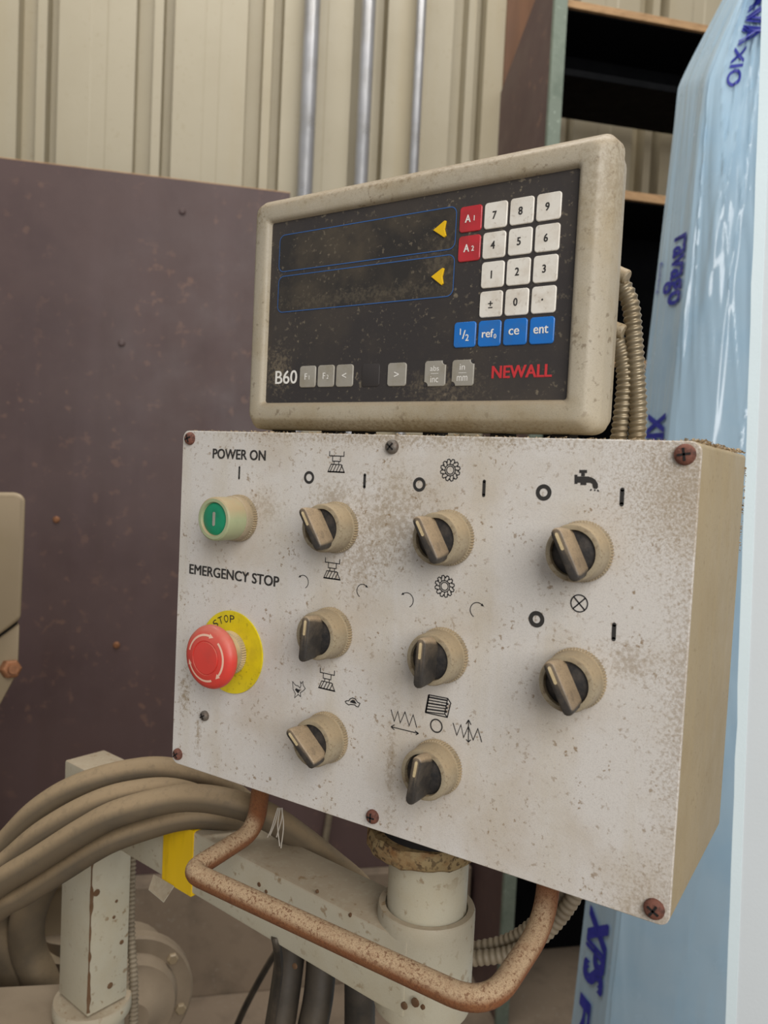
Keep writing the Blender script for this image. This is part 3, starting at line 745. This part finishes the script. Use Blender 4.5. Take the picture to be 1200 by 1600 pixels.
# milling head symbol
def mill(cx, cy, k=1.0):
    c_ = pp(cx, cy)
    def f(q):
        T = lambda x, y: (c_[0] + x * 0.0001 * k, c_[1] + y * 0.0001 * k)
        w_ = 0.0006
        S = lambda pts, cl=False: stroke(q, onp, [T(*p) for p in pts], w_, cl)
        S([(-62, 78), (-62, 45), (62, 45), (62, 78)]); S([(-34, 45), (-34, 8), (34, 8), (34, 45)])
        S([(-20, 8), (-20, -12)]); S([(20, 8), (20, -12)])
        S([(-45, -14), (42, -14), (72, -68), (-70, -68)], True)
        for x in (-44, -18, 8, 34): S([(x - 8, -66), (x + 18, -16)])
        stroke(q, onp, [T(-70, -66), T(72, -66)], 0.0009)
    mark('milling_head_symbol', f)
mill(526.0, 722.5); mill(519.3, 889.5); mill(511.2, 1062.5)
# cutter symbol
def cutter(cx, cy):
    c_ = pp(cx, cy)
    def f(q):
        stroke(q, onp, circ(*c_, 0.0026, 24), 0.0006, True); stroke(q, onp, circ(*c_, 0.0037, 26), 0.0006, True)
        outl = []
        for k in range(12):
            a = 2 * PI * k / 12
            A = lambda r, t: (c_[0] + r * math.cos(a + t), c_[1] + r * math.sin(a + t))
            outl += [A(0.0061, 0.0), A(0.0071, 0.16), A(0.0070, 0.34), A(0.0056, 0.44)]
            stroke(q, onp, [A(0.0037, 0.10), A(0.0050, 0.02), A(0.0062, 0.03)], 0.0006)
        stroke(q, onp, outl, 0.0006, True)
    mark('cutter_symbol', f)
cutter(703.8, 734.5); cutter(695, 916)
# turn arrows
def turn(px, py, r, a0, a1, wd=0.0005):
    c_ = pp(px, py)
    def f(q):
        P_ = circ(*c_, r, 20, a0, a1); stroke(q, onp, P_, wd)
        e = np.array(P_[-1]); d = e - np.array(P_[-3]); d /= np.linalg.norm(d); n_ = np.array([-d[1], d[0]])
        fill(q, onp, [e + d * 0.0016, e + n_ * 0.0009 - d * 0.0005, e - n_ * 0.0009 - d * 0.0005])
    mark('turn_arrow', f)
turn(474.0, 909.0, 0.0047, -62, 130); turn(566.8, 923.5, 0.0047, 242, 50)
turn(636.0, 937.5, 0.0049, -62, 130); turn(746.0, 953.5, 0.0049, 242, 50)
# tap
def z5(x, y): return (820 + x / 6.667, 720 + y / 6.667)
def tapf(q):
    for pl in ([(570, 95), (650, 95), (650, 127), (627, 127), (627, 160), (590, 160), (590, 127), (570, 127)],
               [(520, 145), (550, 145), (550, 163), (660, 163), (705, 176), (740, 200), (762, 240), (764, 280), (750, 292), (725, 292), (712, 278), (705, 240), (680, 228), (643, 228), (643, 252), (582, 252), (582, 228), (550, 228), (550, 240), (520, 240)]):
        fill(q, onp, [pp(*z5(*p)) for p in pl])
    for a, b_ in (((697, 296), (684, 310)), ((732, 298), (730, 314)), ((758, 302), (772, 320))): pstroke(q, [z5(*a), z5(*b_)], 0.0008)
mark('tap_symbol', tapf, 'print_black')
# vice block, feed arrows and zigzags
def z2(x, y): return (600 + x / 7.059, 1070 + y / 7.059)
def blockf(q):
    S = lambda pts, cl=False, w_=0.0007: pstroke(q, [z2(*p) for p in pts], w_, cl)
    S([(497, 110), (705, 150), (738, 200), (700, 358), (460, 305)], True)
    S([(705, 150), (672, 318), (700, 358)]); S([(497, 112), (462, 303)], w_=0.0012)
    for k in range(6):
        t = (k + 0.75) / 6; a = np.array([497, 110]) * (1 - t) + np.array([460, 305]) * t; b_ = np.array([705, 150]) * (1 - t) + np.array([668, 330]) * t
        S([a, b_], w_=0.0010 if k % 2 == 0 else 0.0007)
    for x, y in ((705, 212), (697, 256), (688, 296)): S([(x - 8, y - 3), (x + 8, y + 3)], w_=0.0014)
mark('vice_symbol', blockf)
def zig(pts, ar):
    def f(q):
        pstroke(q, [z2(*p) for p in pts], 0.0006)
        for a, b_ in ar: pstroke(q, [z2(*a), z2(*b_)], 0.0006)
    mark('feed_symbol', f)
zig([(80, 272), (115, 403), (155, 292), (181, 420), (234, 298), (280, 450), (324, 330), (363, 470)],
    [((80, 462), (384, 536)), ((80, 462), (118, 440)), ((80, 462), (115, 495)), ((384, 536), (345, 508)), ((384, 536), (352, 550))])
zig([(764, 420), (805, 556), (850, 440), (880, 580), (933, 458), (985, 608), (1037, 483), (1080, 632)],
    [((935, 390), (933, 630)), ((935, 386), (908, 432)), ((935, 386), (963, 440)), ((933, 632), (908, 600)), ((933, 632), (958, 605))])
# hare and tortoise
def z1(x, y): return (440 + x / 8.571, 1040 + y / 8.571)
def hare(q):
    pstroke(q, [z1(*p) for p in [(150, 212), (190, 262), (225, 272), (248, 300), (262, 262), (252, 212), (270, 240), (288, 210), (292, 262), (320, 305), (300, 330), (255, 362), (258, 415), (225, 385), (178, 430), (186, 372), (158, 318)]], 0.0005, True)
    fill(q, onp, [pp(*z1(*p)) for p in [(180, 320), (200, 300), (225, 318), (262, 322), (240, 345), (225, 372), (200, 345)]])
mark('hare_symbol', hare)
def tort(q):
    pstroke(q, [z1(*p) for p in [(855, 480), (880, 468), (900, 472), (920, 445), (955, 432), (990, 445), (1020, 490), (1052, 505), (1030, 552), (1000, 545), (985, 525), (930, 518), (900, 525), (865, 500)]], 0.0006, True)
    fill(q, onp, [pp(*z1(*p)) for p in [(918, 490), (935, 465), (960, 458), (985, 472), (1008, 512), (960, 502)]])
mark('tortoise_symbol', tort)

# panel screws
for px, py, r, m_, rotd in ((295, 685, 0.0050, 'screw_rust', 20), (611, 698, 0.0048, 'screw_steel', 50), (1069.5, 710, 0.0058, 'screw_rust', 10), (276, 1179, 0.0046, 'screw_rust', 40),
                     (580.5, 1277, 0.0048, 'screw_rust', 0), (1021, 1422, 0.0058, 'screw_rust', 60), (318, 1119, 0.0040, 'screw_steel', 30)):
    q = hit(px, py, (0, 1, 0), (0, -0.002, 0))
    c_ = np.array([q[0], 0.0, q[2]])
    sc = MB().lathe(c_, (0, -1, 0), [(r, -0.0005), (r * 1.02, 0.0010), (r * 0.92, 0.0024), (r * 0.65, 0.0034), (r * 0.25, 0.0038)], 18).build('screw', m_, box, origin=c_, smooth=True)
    sl = MB()
    for a in (rotd, rotd + 90):
        ca, sa = math.cos(math.radians(a)), math.sin(math.radians(a))
        sl.obox(c_ + np.array([0, -0.0036, 0]), (ca, 0, sa), (0, 1, 0), (-sa, 0, ca), r * 0.62, 0.0004, r * 0.11)
    sl.build('slot', 'gasket_black', sc)

# selector switches: prototype at the origin facing -y, then copies
def y_lathe(prof, n=32, knurl=None, c=(0, 0, 0), cap0=True, cap1=True): return MB().lathe(c, (0, -1, 0), prof, n, knurl, cap0, cap1)
def mesh_only(mb_, name, m, **k):
    o = mb_.build(name, m, None, origin=(0, 0, 0), **k); me = o.data; bpy.data.objects.remove(o); return me
me_bez = mesh_only(y_lathe([(0.0172, 0.0045), (0.0168, 0.0056), (0.0170, 0.0062), (0.0166, 0.0180), (0.0160, 0.0196), (0.0150, 0.0200), (0.0133, 0.0200), (0.0130, 0.0180), (0.0129, 0.0165)], 56, cap1=False), 'selector_switch', 'bezel_dusty', smooth=True)
me_kn = mesh_only(y_lathe([(0.0170, 0.0), (0.0176, 0.0003), (0.0176, 0.0044), (0.0170, 0.0048)], 120, knurl={1, 2}), 'knurled_ring', 'bezel_dusty')
me_disc = mesh_only(y_lathe([(0.0131, 0.0150), (0.0131, 0.0172), (0.0122, 0.0178)], 40), 'knob_disc', 'knob_disc', smooth=True)
# handle: bar with rounded ends, a narrower front face and flared foot
def stadium(hl, hw, n=7):
    pts = []
    for k in range(n): a = PI * k / (n - 1); pts.append((hw * math.cos(a), hl - hw + hw * math.sin(a)))
    for k in range(n): a = PI + PI * k / (n - 1); pts.append((hw * math.cos(a), -(hl - hw) + hw * math.sin(a)))
    return pts
hb = MB(); rs = []
for hl, hw, y in ((0.0150, 0.0046, -0.0160), (0.0150, 0.0044, -0.0210), (0.0156, 0.0037, -0.0260), (0.0158, 0.0033, -0.0305), (0.0155, 0.0030, -0.0318), (0.0148, 0.0022, -0.0322)):
    rs.append([(x, y, z) for x, z in stadium(hl, hw)])
hb.rings(rs); me_h = mesh_only(hb, 'handle', 'knob_black', smooth=True, angle=50)
pb = MB(); pb.prism([(x, -0.0320, z + 0.0078) for x, z in stadium(0.0052, 0.0009, 5)], (0, -0.0005, 0)); me_p = mesh_only(pb, 'pointer_line', 'pointer_cream')
for cx, cz, ang in ((0.1555, 0.2048, 32), (0.2437, 0.2051, 30), (0.3318, 0.2048, 27), (0.1545, 0.1303, -4), (0.2440, 0.1292, -2), (0.3325, 0.1302, 28), (0.1552, 0.0556, 48), (0.2440, 0.0557, -8)):
    c_ = np.array([cx, 0, cz])
    sw = put(bpy.data.objects.new('selector_switch', me_bez), box, c_)
    put(bpy.data.objects.new('knurled_ring', me_kn), sw, c_)
    put(bpy.data.objects.new('knob_disc', me_disc), sw, c_)
    h_ = put(bpy.data.objects.new('handle', me_h), sw, c_); h_.rotation_euler = (0, -math.radians(ang), 0)
    p_ = put(bpy.data.objects.new('pointer_line', me_p), sw, c_); p_.rotation_euler = (0, -math.radians(ang), 0)

# green power button
c_ = np.array([0.0644, 0, 0.2046])
pw = y_lathe([(0.0158, 0.006), (0.0162, 0.0075), (0.0162, 0.0262), (0.0158, 0.0280), (0.0148, 0.0288), (0.0126, 0.0288), (0.0120, 0.0278), (0.0118, 0.0262)], 48, c=c_, cap1=False).build('power_button', 'button_clear', box, origin=c_, smooth=True)
y_lathe([(0.0168, 0), (0.0174, 0.0003), (0.0174, 0.0044), (0.0168, 0.0048)], 120, {1, 2}, c_).build('knurled_ring', 'bezel_dusty', pw)
y_lathe([(0.0170, 0.0046), (0.0170, 0.0098), (0.0163, 0.0108)], 40, c=c_).build('collar', 'bezel_dusty', pw, smooth=True)
y_lathe([(0.0119, 0.0250), (0.0119, 0.0268), (0.0105, 0.0276), (0.006, 0.0280)], 40, c=c_).build('green_lens', 'button_green', pw, smooth=True)
MB().prism([(c_[0] + x, -0.0277, c_[2] + z) for x, z in stadium(0.0052, 0.0011, 6)], (0, -0.0008, 0)).build('on_mark', 'key_grey', pw)
# emergency stop
c_ = np.array([0.0610, 0, 0.1010])
es = y_lathe([(0.0150, 0.0180), (0.0232, 0.0188), (0.0240, 0.0205), (0.0240, 0.0225), (0.0228, 0.0252), (0.0195, 0.0272), (0.0130, 0.0283), (0.0127, 0.0276), (0.0121, 0.0276), (0.0118, 0.0285), (0.006, 0.0288)], 56, c=c_).build('emergency_stop_button', 'stop_red', box, origin=c_, smooth=True, angle=50, label='red mushroom-head emergency stop button')
y_lathe([(0.0318, 0.0002), (0.0320, 0.0008), (0.0318, 0.0014), (0.0160, 0.0014)], 64, c=c_).build('yellow_plate', 'stop_yellow', es, smooth=True)
y_lathe([(0.0158, 0.0012), (0.0164, 0.0018), (0.0164, 0.0062), (0.0158, 0.0066)], 110, {1, 2}, c_).build('knurled_ring', 'stop_collar', es)
y_lathe([(0.0156, 0.0064), (0.0156, 0.0120), (0.0146, 0.0125), (0.0146, 0.0185)], 40, c=c_).build('collar', 'stop_collar', es, smooth=True)
def dome(u, v):
    r = math.hypot(u - c_[0], v - c_[2]); t = min(max((r - 0.0130) / (0.0195 - 0.0130), 0), 1.2)
    return (u, -(0.0285 - 0.0011 * t - 0.0 * t), v)
aw = MB()
for a0, a1 in ((168, 78), (48, -42), (292, 202)):
    R = 0.0172; stroke(aw, dome, circ(c_[0], c_[2], R, 14, a0, a1), 0.0016)
    e = np.array([c_[0] + R * math.cos(math.radians(a1)), c_[2] + R * math.sin(math.radians(a1))]); d = np.array([math.sin(math.radians(a1)), -math.cos(math.radians(a1))]); n_ = np.array([-d[1], d[0]])
    fill(aw, dome, [e + d * 0.0034, e + n_ * 0.0019 - d * 0.0006, e - n_ * 0.0019 - d * 0.0006])
aw.build('turn_arrows', 'stop_arrow', es)
# curved word on the yellow plate
lt = MB(); word = 'E-STOP'
for i, ch in enumerate(word):
    a = math.radians(89 + 13.5 * (5 - i))
    vs_, fs_, asp = glyphs(ch, 0.0)
    hgt = 0.0058 if ch != '-' else 0.0007; wdt = 0.0043 if ch != '-' else 0.0018
    R = 0.0258
    out = []
    for x, y in vs_:
        rad = R + (y - 0.5) * hgt; tt = a - (x - 0.5) * wdt / R
        out.append((c_[0] + rad * math.cos(tt), -0.0017, c_[2] + rad * math.sin(tt)))
    lt.add(out, fs_)
lt.build('lettering', 'print_black', es)

# rusty grab handle under the box
YL, YB = 0.055, -0.0272
hl_t = hit(412, 1240, (0, 1, 0), (0, YL, 0)); hl_e = hit(399, 1297, (0, 1, 0), (0, YL, 0))
hr_t = hit(857, 1385, (0, 1, 0), (0, YL, 0)); hr_e = hit(853, 1440, (0, 1, 0), (0, YL, 0))
cl = hit(296, 1362, (0, 1, 0), (0, YB, 0)); cr = hit(762, 1577, (0, 1, 0), (0, YB, 0))
tl_, tr_ = np.array([hl_t[0], YL, 0.004]), np.array([hr_t[0], YL, 0.004])
path = fillet([tl_, hl_e, cl, cr, hr_e, tr_], [0.02, 0.013, 0.026, 0.03], 10)
gh = MB().tube(path, 0.0078, 20).build('grab_handle', 'rusty_pipe', box, smooth=True, label='rusty bent pipe handle')
# dust and lint along the top edge of the box
ln = MB(); rg = random.Random(11)
def crumb(p, s_):
    a = [np.asarray(p) + np.array([rg.uniform(-1, 1), rg.uniform(-1, 1), rg.uniform(-.3, 1)]) * s_ for _ in range(4)]
    ln.add(a, [(0, 1, 2), (0, 2, 3), (0, 3, 1), (1, 3, 2)])
for k in range(520):
    x = rg.uniform(0.003, W - 0.002); crumb((x, rg.uniform(0.0, 0.012), H + 0.0002), rg.uniform(0.0004, 0.0011) * (1.7 if rg.random() < 0.1 else 1))
for k in range(420):
    y = rg.uniform(0.0, D - 0.003); crumb((W - rg.uniform(0.0005, 0.010), y, H + 0.0003), rg.uniform(0.0006, 0.0018))
for k in range(90):
    crumb((W + 0.0, D - 0.003, rg.uniform(0.2, 0.26)), rg.uniform(0.0004, 0.0012))
o = ln.build('dust_crumbs', 'lint', box, kind='stuff')

# ================================================================== DIGITAL READOUT
YAW = math.radians(-2.4); DW, DH = 0.2580, 0.1434
DR = np.array([math.cos(YAW), math.sin(YAW), 0]); DN = np.array([math.sin(YAW), -math.cos(YAW), 0]); DU = np.array([0, 0, 1.0])
DC = np.array([0.1750, 0.040, 0.2962])                    # bottom centre of the faceplate
def dro(u, v, w_=0.0): return DC + DR * u + DU * v + DN * w_
def dpx(px, py):
    q = hit(px, py, DN, DC); return np.array([(q - DC) @ DR, q[2] - DC[2]])
rd = root('digital_readout', 'dusty beige digital readout with black keypad face standing on the control box', 'readout', dro(0, -0.026, -0.02))
prof = [(0.0, 0.0), (0.0008, 0.0030), (0.0022, 0.0046), (0.0040, 0.0052), (0.0120, 0.0052), (0.0145, 0.0040), (0.0200, -0.0045), (0.0208, -0.0062), (0.0212, -0.017)]
mb = MB(); rs = []
for o_, w_ in prof:
    rs.append([dro(x, y, w_) for x, y in rrect(DW + 2 * o_, DH + 2 * o_, 0.0022 + o_ * 0.34, 7, 0, DH / 2)])
mb.rings(rs, cap0=False, cap1=True)
mb.build('front_frame', 'readout_plastic', rd, smooth=True, angle=50)
mb = MB(); rs = []
for o_, w_ in ((0.0200, -0.0165), (0.0206, -0.0172), (0.0206, -0.0195), (0.0190, -0.0200), (0.0165, -0.036), (0.010, -0.040)):
    rs.append([dro(x, y, w_) for x, y in rrect(DW + 2 * o_, DH + 2 * o_, 0.008, 5, 0, DH / 2)])
mb.rings(rs); mb.build('rear_shell', 'readout_plastic', rd, smooth=True)
mb = MB(); mb.rings([[dro(x, y, w_) for x, y in rrect(DW + 0.001, DH + 0.001, 0.0024, 5, 0, DH / 2)] for w_ in (-0.002, 0.0004)])
face = mb.build('faceplate', 'faceplate', rd)
for u in (-0.128, -0.075, -0.045, 0.02, 0.075, 0.12):
    q = dro(u, 0, -0.022)
    MB().obox((q[0], q[1], 0.2732), DR, DN, DU, 0.006, 0.008, 0.0031).build('foot', 'gasket_black', rd)
# display windows with blue outlines
FACE = 0.0004
def q2(x, y): return dpx(420 + x / 3.75, 300 + y / 3.75)
for cs in ([(70, 255), (1105, 88), (1094, 335), (64, 470)], [(62, 497), (1092, 368), (1082, 612), (56, 706)]):
    a = np.array([q2(*c__) for c__ in cs]); u0, u1 = (a[0, 0] + a[3, 0]) / 2, (a[1, 0] + a[2, 0]) / 2; v1, v0 = (a[0, 1] + a[1, 1]) / 2, (a[2, 1] + a[3, 1]) / 2
    R_ = rrect(u1 - u0, v1 - v0, 0.005, 6, (u0 + u1) / 2, (v0 + v1) / 2)
    mb = MB(); mb.prism([dro(x, y, FACE - 0.0002) for x, y in R_], DN * 0.0004); win = mb.build('display_window', 'display_window', rd)
    mb = MB(); stroke(mb, lambda u, v: dro(u, v, FACE + 0.0004), R_, 0.0007, True); mb.build('outline', 'print_blue', win)
for pts in ([(970, 228), (1036, 172), (1046, 172), (1036, 222), (1045, 258), (1034, 270)], [(958, 500), (1024, 448), (1034, 450), (1022, 500), (1028, 538), (1018, 549)]):
    mb = MB(); mb.prism([dro(*q2(*p), FACE) for p in pts], DN * 0.0016); mb.build('arrow_key', 'arrow_yellow', rd, bevel=0.0003)
# keys
def key(px, py, m, wd, ht, leg=None, lm='print_black', lh=0.0050, bold=0.03, notch=False, th=0.0010):
    c__ = dpx(px, py); mb_ = MB()
    out = rrect(wd, ht, 0.0022, 5, c__[0], c__[1])
    if notch:
        r = 0.0021; out = []
        for qx, qy, a0 in ((1, 1, 0), (-1, 1, 90), (-1, -1, 180), (1, -1, 270)):
            X, Y = c__[0] + qx * wd / 2, c__[1] + qy * ht / 2
            for k in range(6):
                if qx * qy > 0:   # concave bite
                    a = math.radians(a0 + 270 - 90 * k / 5 + 0); rr_ = 0.0030
                    out.append((X + rr_ * math.cos(a), Y + rr_ * math.sin(a)))
                else:
                    a = math.radians(a0 + 90 * k / 5); out.append((X - qx * r + r * math.cos(a), Y - qy * r + r * math.sin(a)))
    cc_ = np.array(c__)
    ins = lambda s_: [cc_ + (np.array(p) - cc_) * s_ for p in out]
    mb_.rings([[dro(x, y, FACE - 0.0002) for x, y in ins(1.0)], [dro(x, y, FACE + th * 0.6) for x, y in ins(0.995)], [dro(x, y, FACE + th) for x, y in ins(0.95)]])
    k_ = mb_.build('key', m, rd, smooth=True, angle=30)
    if leg:
        lb = MB(); S = lambda u, v: dro(u, v, FACE + th + 0.00015)
        for (s_, du, dv, h_, wf) in leg:
            if s_ == '|':      # horizontal bar
                stroke(lb, S, [c__ + np.array([du - wf / 2, dv]), c__ + np.array([du + wf / 2, dv])], h_); continue
            vs_, fs_, asp = glyphs(s_); w2 = wf if wf else h_ * asp * 0.86
            text_on(lb, s_, S, c__[0] + du - w2 / 2, c__[1] + dv - h_ / 2, c__[0] + du + w2 / 2, c__[1] + dv + h_ / 2, bold, DN)
        lb.build('legend', lm, k_)
    return k_
def k4(x, y): return (710 + x / 6.316, 300 + y / 6.316)
def k5(x, y): return (690 + x / 6.0, 440 + y / 6.0)
KW, KH = 0.0163, 0.0165
a_, b__ = dpx(*k4(303, 240)), dpx(*k4(528, 225)); KW = b__[0] - a_[0]
a_, b__ = dpx(*k4(415, 102)), dpx(*k4(415, 362)); KH = a_[1] - b__[1]
for ch, x, y in (('7', 415, 231), ('8', 672, 189), ('9', 938, 147), ('4', 398, 526), ('5', 655, 490), ('6', 922, 455), ('1', 384, 818), ('2', 637, 789), ('3', 904, 760), ('0', 621, 1088)):
    key(*k4(x, y), 'key_white', KW, KH, [(ch, -0.0006, 0, 0.0050, None)])
key(*k4(367, 1109), 'key_white', KW, KH, [('+', 0, 0.0003, 0.0032, 0.0032), ('|', 0, -0.0024, 0.0007, 0.0032)])
key(*k4(886, 1065), 'key_white', KW, KH, [('.', -0.0006, 0, 0.0012, 0.0012)])
key(*k4(168, 268), 'key_red', KW, KH, [('A', -0.0018, 0.0002, 0.0050, None), ('1', 0.0030, 0.0, 0.0034, None)], 'print_white')
key(*k4(153, 560), 'key_red', KW, KH, [('A', -0.0018, 0.0002, 0.0050, None), ('2', 0.0030, -0.0004, 0.0034, None)], 'print_white')
key(*k5(224, 500), 'key_blue', KW, KH, [('1', -0.0032, 0.0020, 0.0042, None), ('/', -0.0004, 0.0, 0.0058, 0.0022), ('2', 0.0022, -0.0022, 0.0044, None)], 'print_white')
key(*k5(455, 488), 'key_blue', KW, KH, [('ref', -0.0010, 0.0, 0.0054, 0.0084), ('0', 0.0045, -0.0022, 0.0030, 0.0018)], 'print_white')
key(*k5(695, 473), 'key_blue', KW, KH, [('ce', -0.0006, 0.0, 0.0040, 0.0074)], 'print_white')
key(*k5(945, 460), 'key_blue', KW, KH, [('ent', -0.0004, 0.0004, 0.0048, 0.0100)], 'print_white')
def k2(x, y): return (420 + x / 5.0, 550 + y / 5.0)
def k3(x, y): return (640 + x / 4.615, 540 + y / 4.615)
a_, b__ = dpx(*k2(388, 188)), dpx(*k2(516, 188)); FW = b__[0] - a_[0]
a_, b__ = dpx(*k2(452, 103)), dpx(*k2(452, 275)); FH = a_[1] - b__[1]
key(*k2(310, 194), 'key_grey', FW, FH, [('F', -0.0014, 0, 0.0048, None), ('1', 0.0020, -0.0008, 0.0032, None)], 'print_white')
key(*k2(452, 189), 'key_grey', FW, FH, [('F', -0.0014, 0, 0.0048, None), ('2', 0.0022, -0.0008, 0.0032, None)], 'print_white')
key(*k2(598, 186), 'key_grey', FW, FH, [('<', 0, 0, 0.0038, 0.0040)], 'print_white')
key(*k2(800, 182), 'key_dark', FW, FH, th=0.0006)
key(*k2(1006, 177), 'key_grey', FW, FH, [('>', 0, 0, 0.0038, 0.0040)], 'print_white')
key(*k3(188, 203), 'key_grey', FW * 1.06, FH * 1.06, [('abs', -0.0002, 0.0036, 0.0036, 0.0072), ('|', 0, 0, 0.0003, 0.0062), ('inc', 0, -0.0040, 0.0044, 0.0064)], 'print_white', notch=True, bold=0.0)
key(*k3(388, 198), 'key_grey', FW * 1.06, FH * 1.06, [('in', -0.0002, 0.0040, 0.0040, 0.0040), ('|', 0, 0, 0.0003, 0.0062), ('mm', 0, -0.0038, 0.0034, 0.0082)], 'print_white', notch=True, bold=0.0)
for x, y in ((256, 122), (118, 285), (459, 113), (316, 279)):
    c__ = dpx(*k3(x, y)); MB().prism([dro(*p, FACE) for p in circ(*c__, 0.0013, 14)], DN * 0.0006).build('dimple', 'key_dark', rd)
def face_text(name, s, tl, bl, br, m, bold):
    a, b_, c2 = dpx(*bl), dpx(*br), dpx(*tl); mb_ = MB()
    text_on(mb_, s, lambda u, v: dro(u, v, FACE + 0.0002), a[0], a[1], b_[0], c2[1], bold, DN); mb_.build(name, m, face)
face_text('lettering', 'B60', k2(55, 150), k2(55, 251), k2(222, 248), 'print_white', 0.02)
face_text('lettering', 'NEWALL', k3(596, 150), k3(596, 237), k3(1024, 230), 'print_red', 0.045)

# armoured cables behind the readout
def yhit(px, py, y): return hit(px, py, (0, 1, 0), (0, y, 0))
def armour(mb_, pts, r):
    P_ = resample(spline(pts, 30), 0.0006); pit = 0.0042
    mb_.tube(P_, r, 18, rf=lambda s_, a: r * (1 + 0.09 * math.cos(2 * PI * s_ / pit - a)))
    return mb_
for lab, pts, r, st in (
  ('longer armoured cable behind the readout, outer one of two', [(962, 428), (972, 445), (985, 475), (990, 520), (994, 580), (997, 640), (995, 690)], 0.0057, (960, 424, 981, 434)),
  ('shorter armoured cable behind the readout, inner one of two', [(952, 515), (962, 528), (972, 555), (977, 590), (974, 630), (966, 690)], 0.0057, (950, 509, 975, 519))):
    t_ = root('armoured_cable', lab, 'cable', yhit(pts[-1][0], pts[-1][1], 0.1), 'armoured cables at the readout')
    P3 = [yhit(px, py, 0.092 + 0.0004 * i) for i, (px, py) in enumerate(pts)]
    P3[-1] = np.array([P3[-1][0], P3[-1][1], H - 0.0005])
    armour(MB(), P3, r).build('armour', 'armour_steel', t_, smooth=True, angle=80)
    a = yhit(st[0], st[1], 0.088); b_ = yhit(st[2], st[3], 0.088)
    MB().tube([a, a * 0.5 + b_ * 0.5, b_ * 0.9 + a * 0.1, b_], [0.0048, 0.0048, 0.0050, 0.0042], 14).build('connector', 'bezel_dusty', t_, smooth=True)
    c0_ = dro(0.1, (a[2] - DC[2]), -0.048)
# conduit from behind the boss up to the box
for lab, pts in (('upper ribbed conduit from swivel boss up behind the handle', [(715, 1485), (745, 1482), (790, 1472), (825, 1452), (858, 1420), (890, 1380)]),
                 ('lower ribbed conduit from swivel boss up behind the handle', [(715, 1500), (745, 1497), (795, 1490), (840, 1468), (876, 1432), (906, 1385)])):
    d0 = 0.66 if 'upper' in lab else 0.645
    P3 = [atd(px, py, d0 - 0.008 * i) for i, (px, py) in enumerate(pts)]
    P3.append(P3[-1] + np.array([0.004, 0.0, 0.02]))
    m_ = MB(); m_.tube(resample(spline(P3, 20), 0.0010), 0.006, 14, rf=lambda s_, a: 0.0058 + 0.0005 * math.cos(2 * PI * s_ / 0.0052))
    tag(m_.build('ribbed_conduit', 'conduit_grey', smooth=True, angle=80), lab, 'conduit', 'ribbed conduits at the boss')

# cobweb wisps under the box
cw = root('cobweb', 'dusty cobweb wisps hanging under the box beside the left handle leg', 'cobweb', yhit(437, 1262, 0.03))
for pts in ([(436, 1262), (430, 1285), (422, 1305)], [(438, 1262), (434, 1290), (437, 1322)], [(440, 1262), (443, 1290), (439, 1325)], [(434, 1262), (424, 1295), (418, 1308)], [(441, 1262), (440, 1280), (432, 1308)]):
    MB().tube(spline([yhit(px, py, 0.03) for px, py in pts], 5), 0.0005, 5).build('thread', 'web_thread', cw)
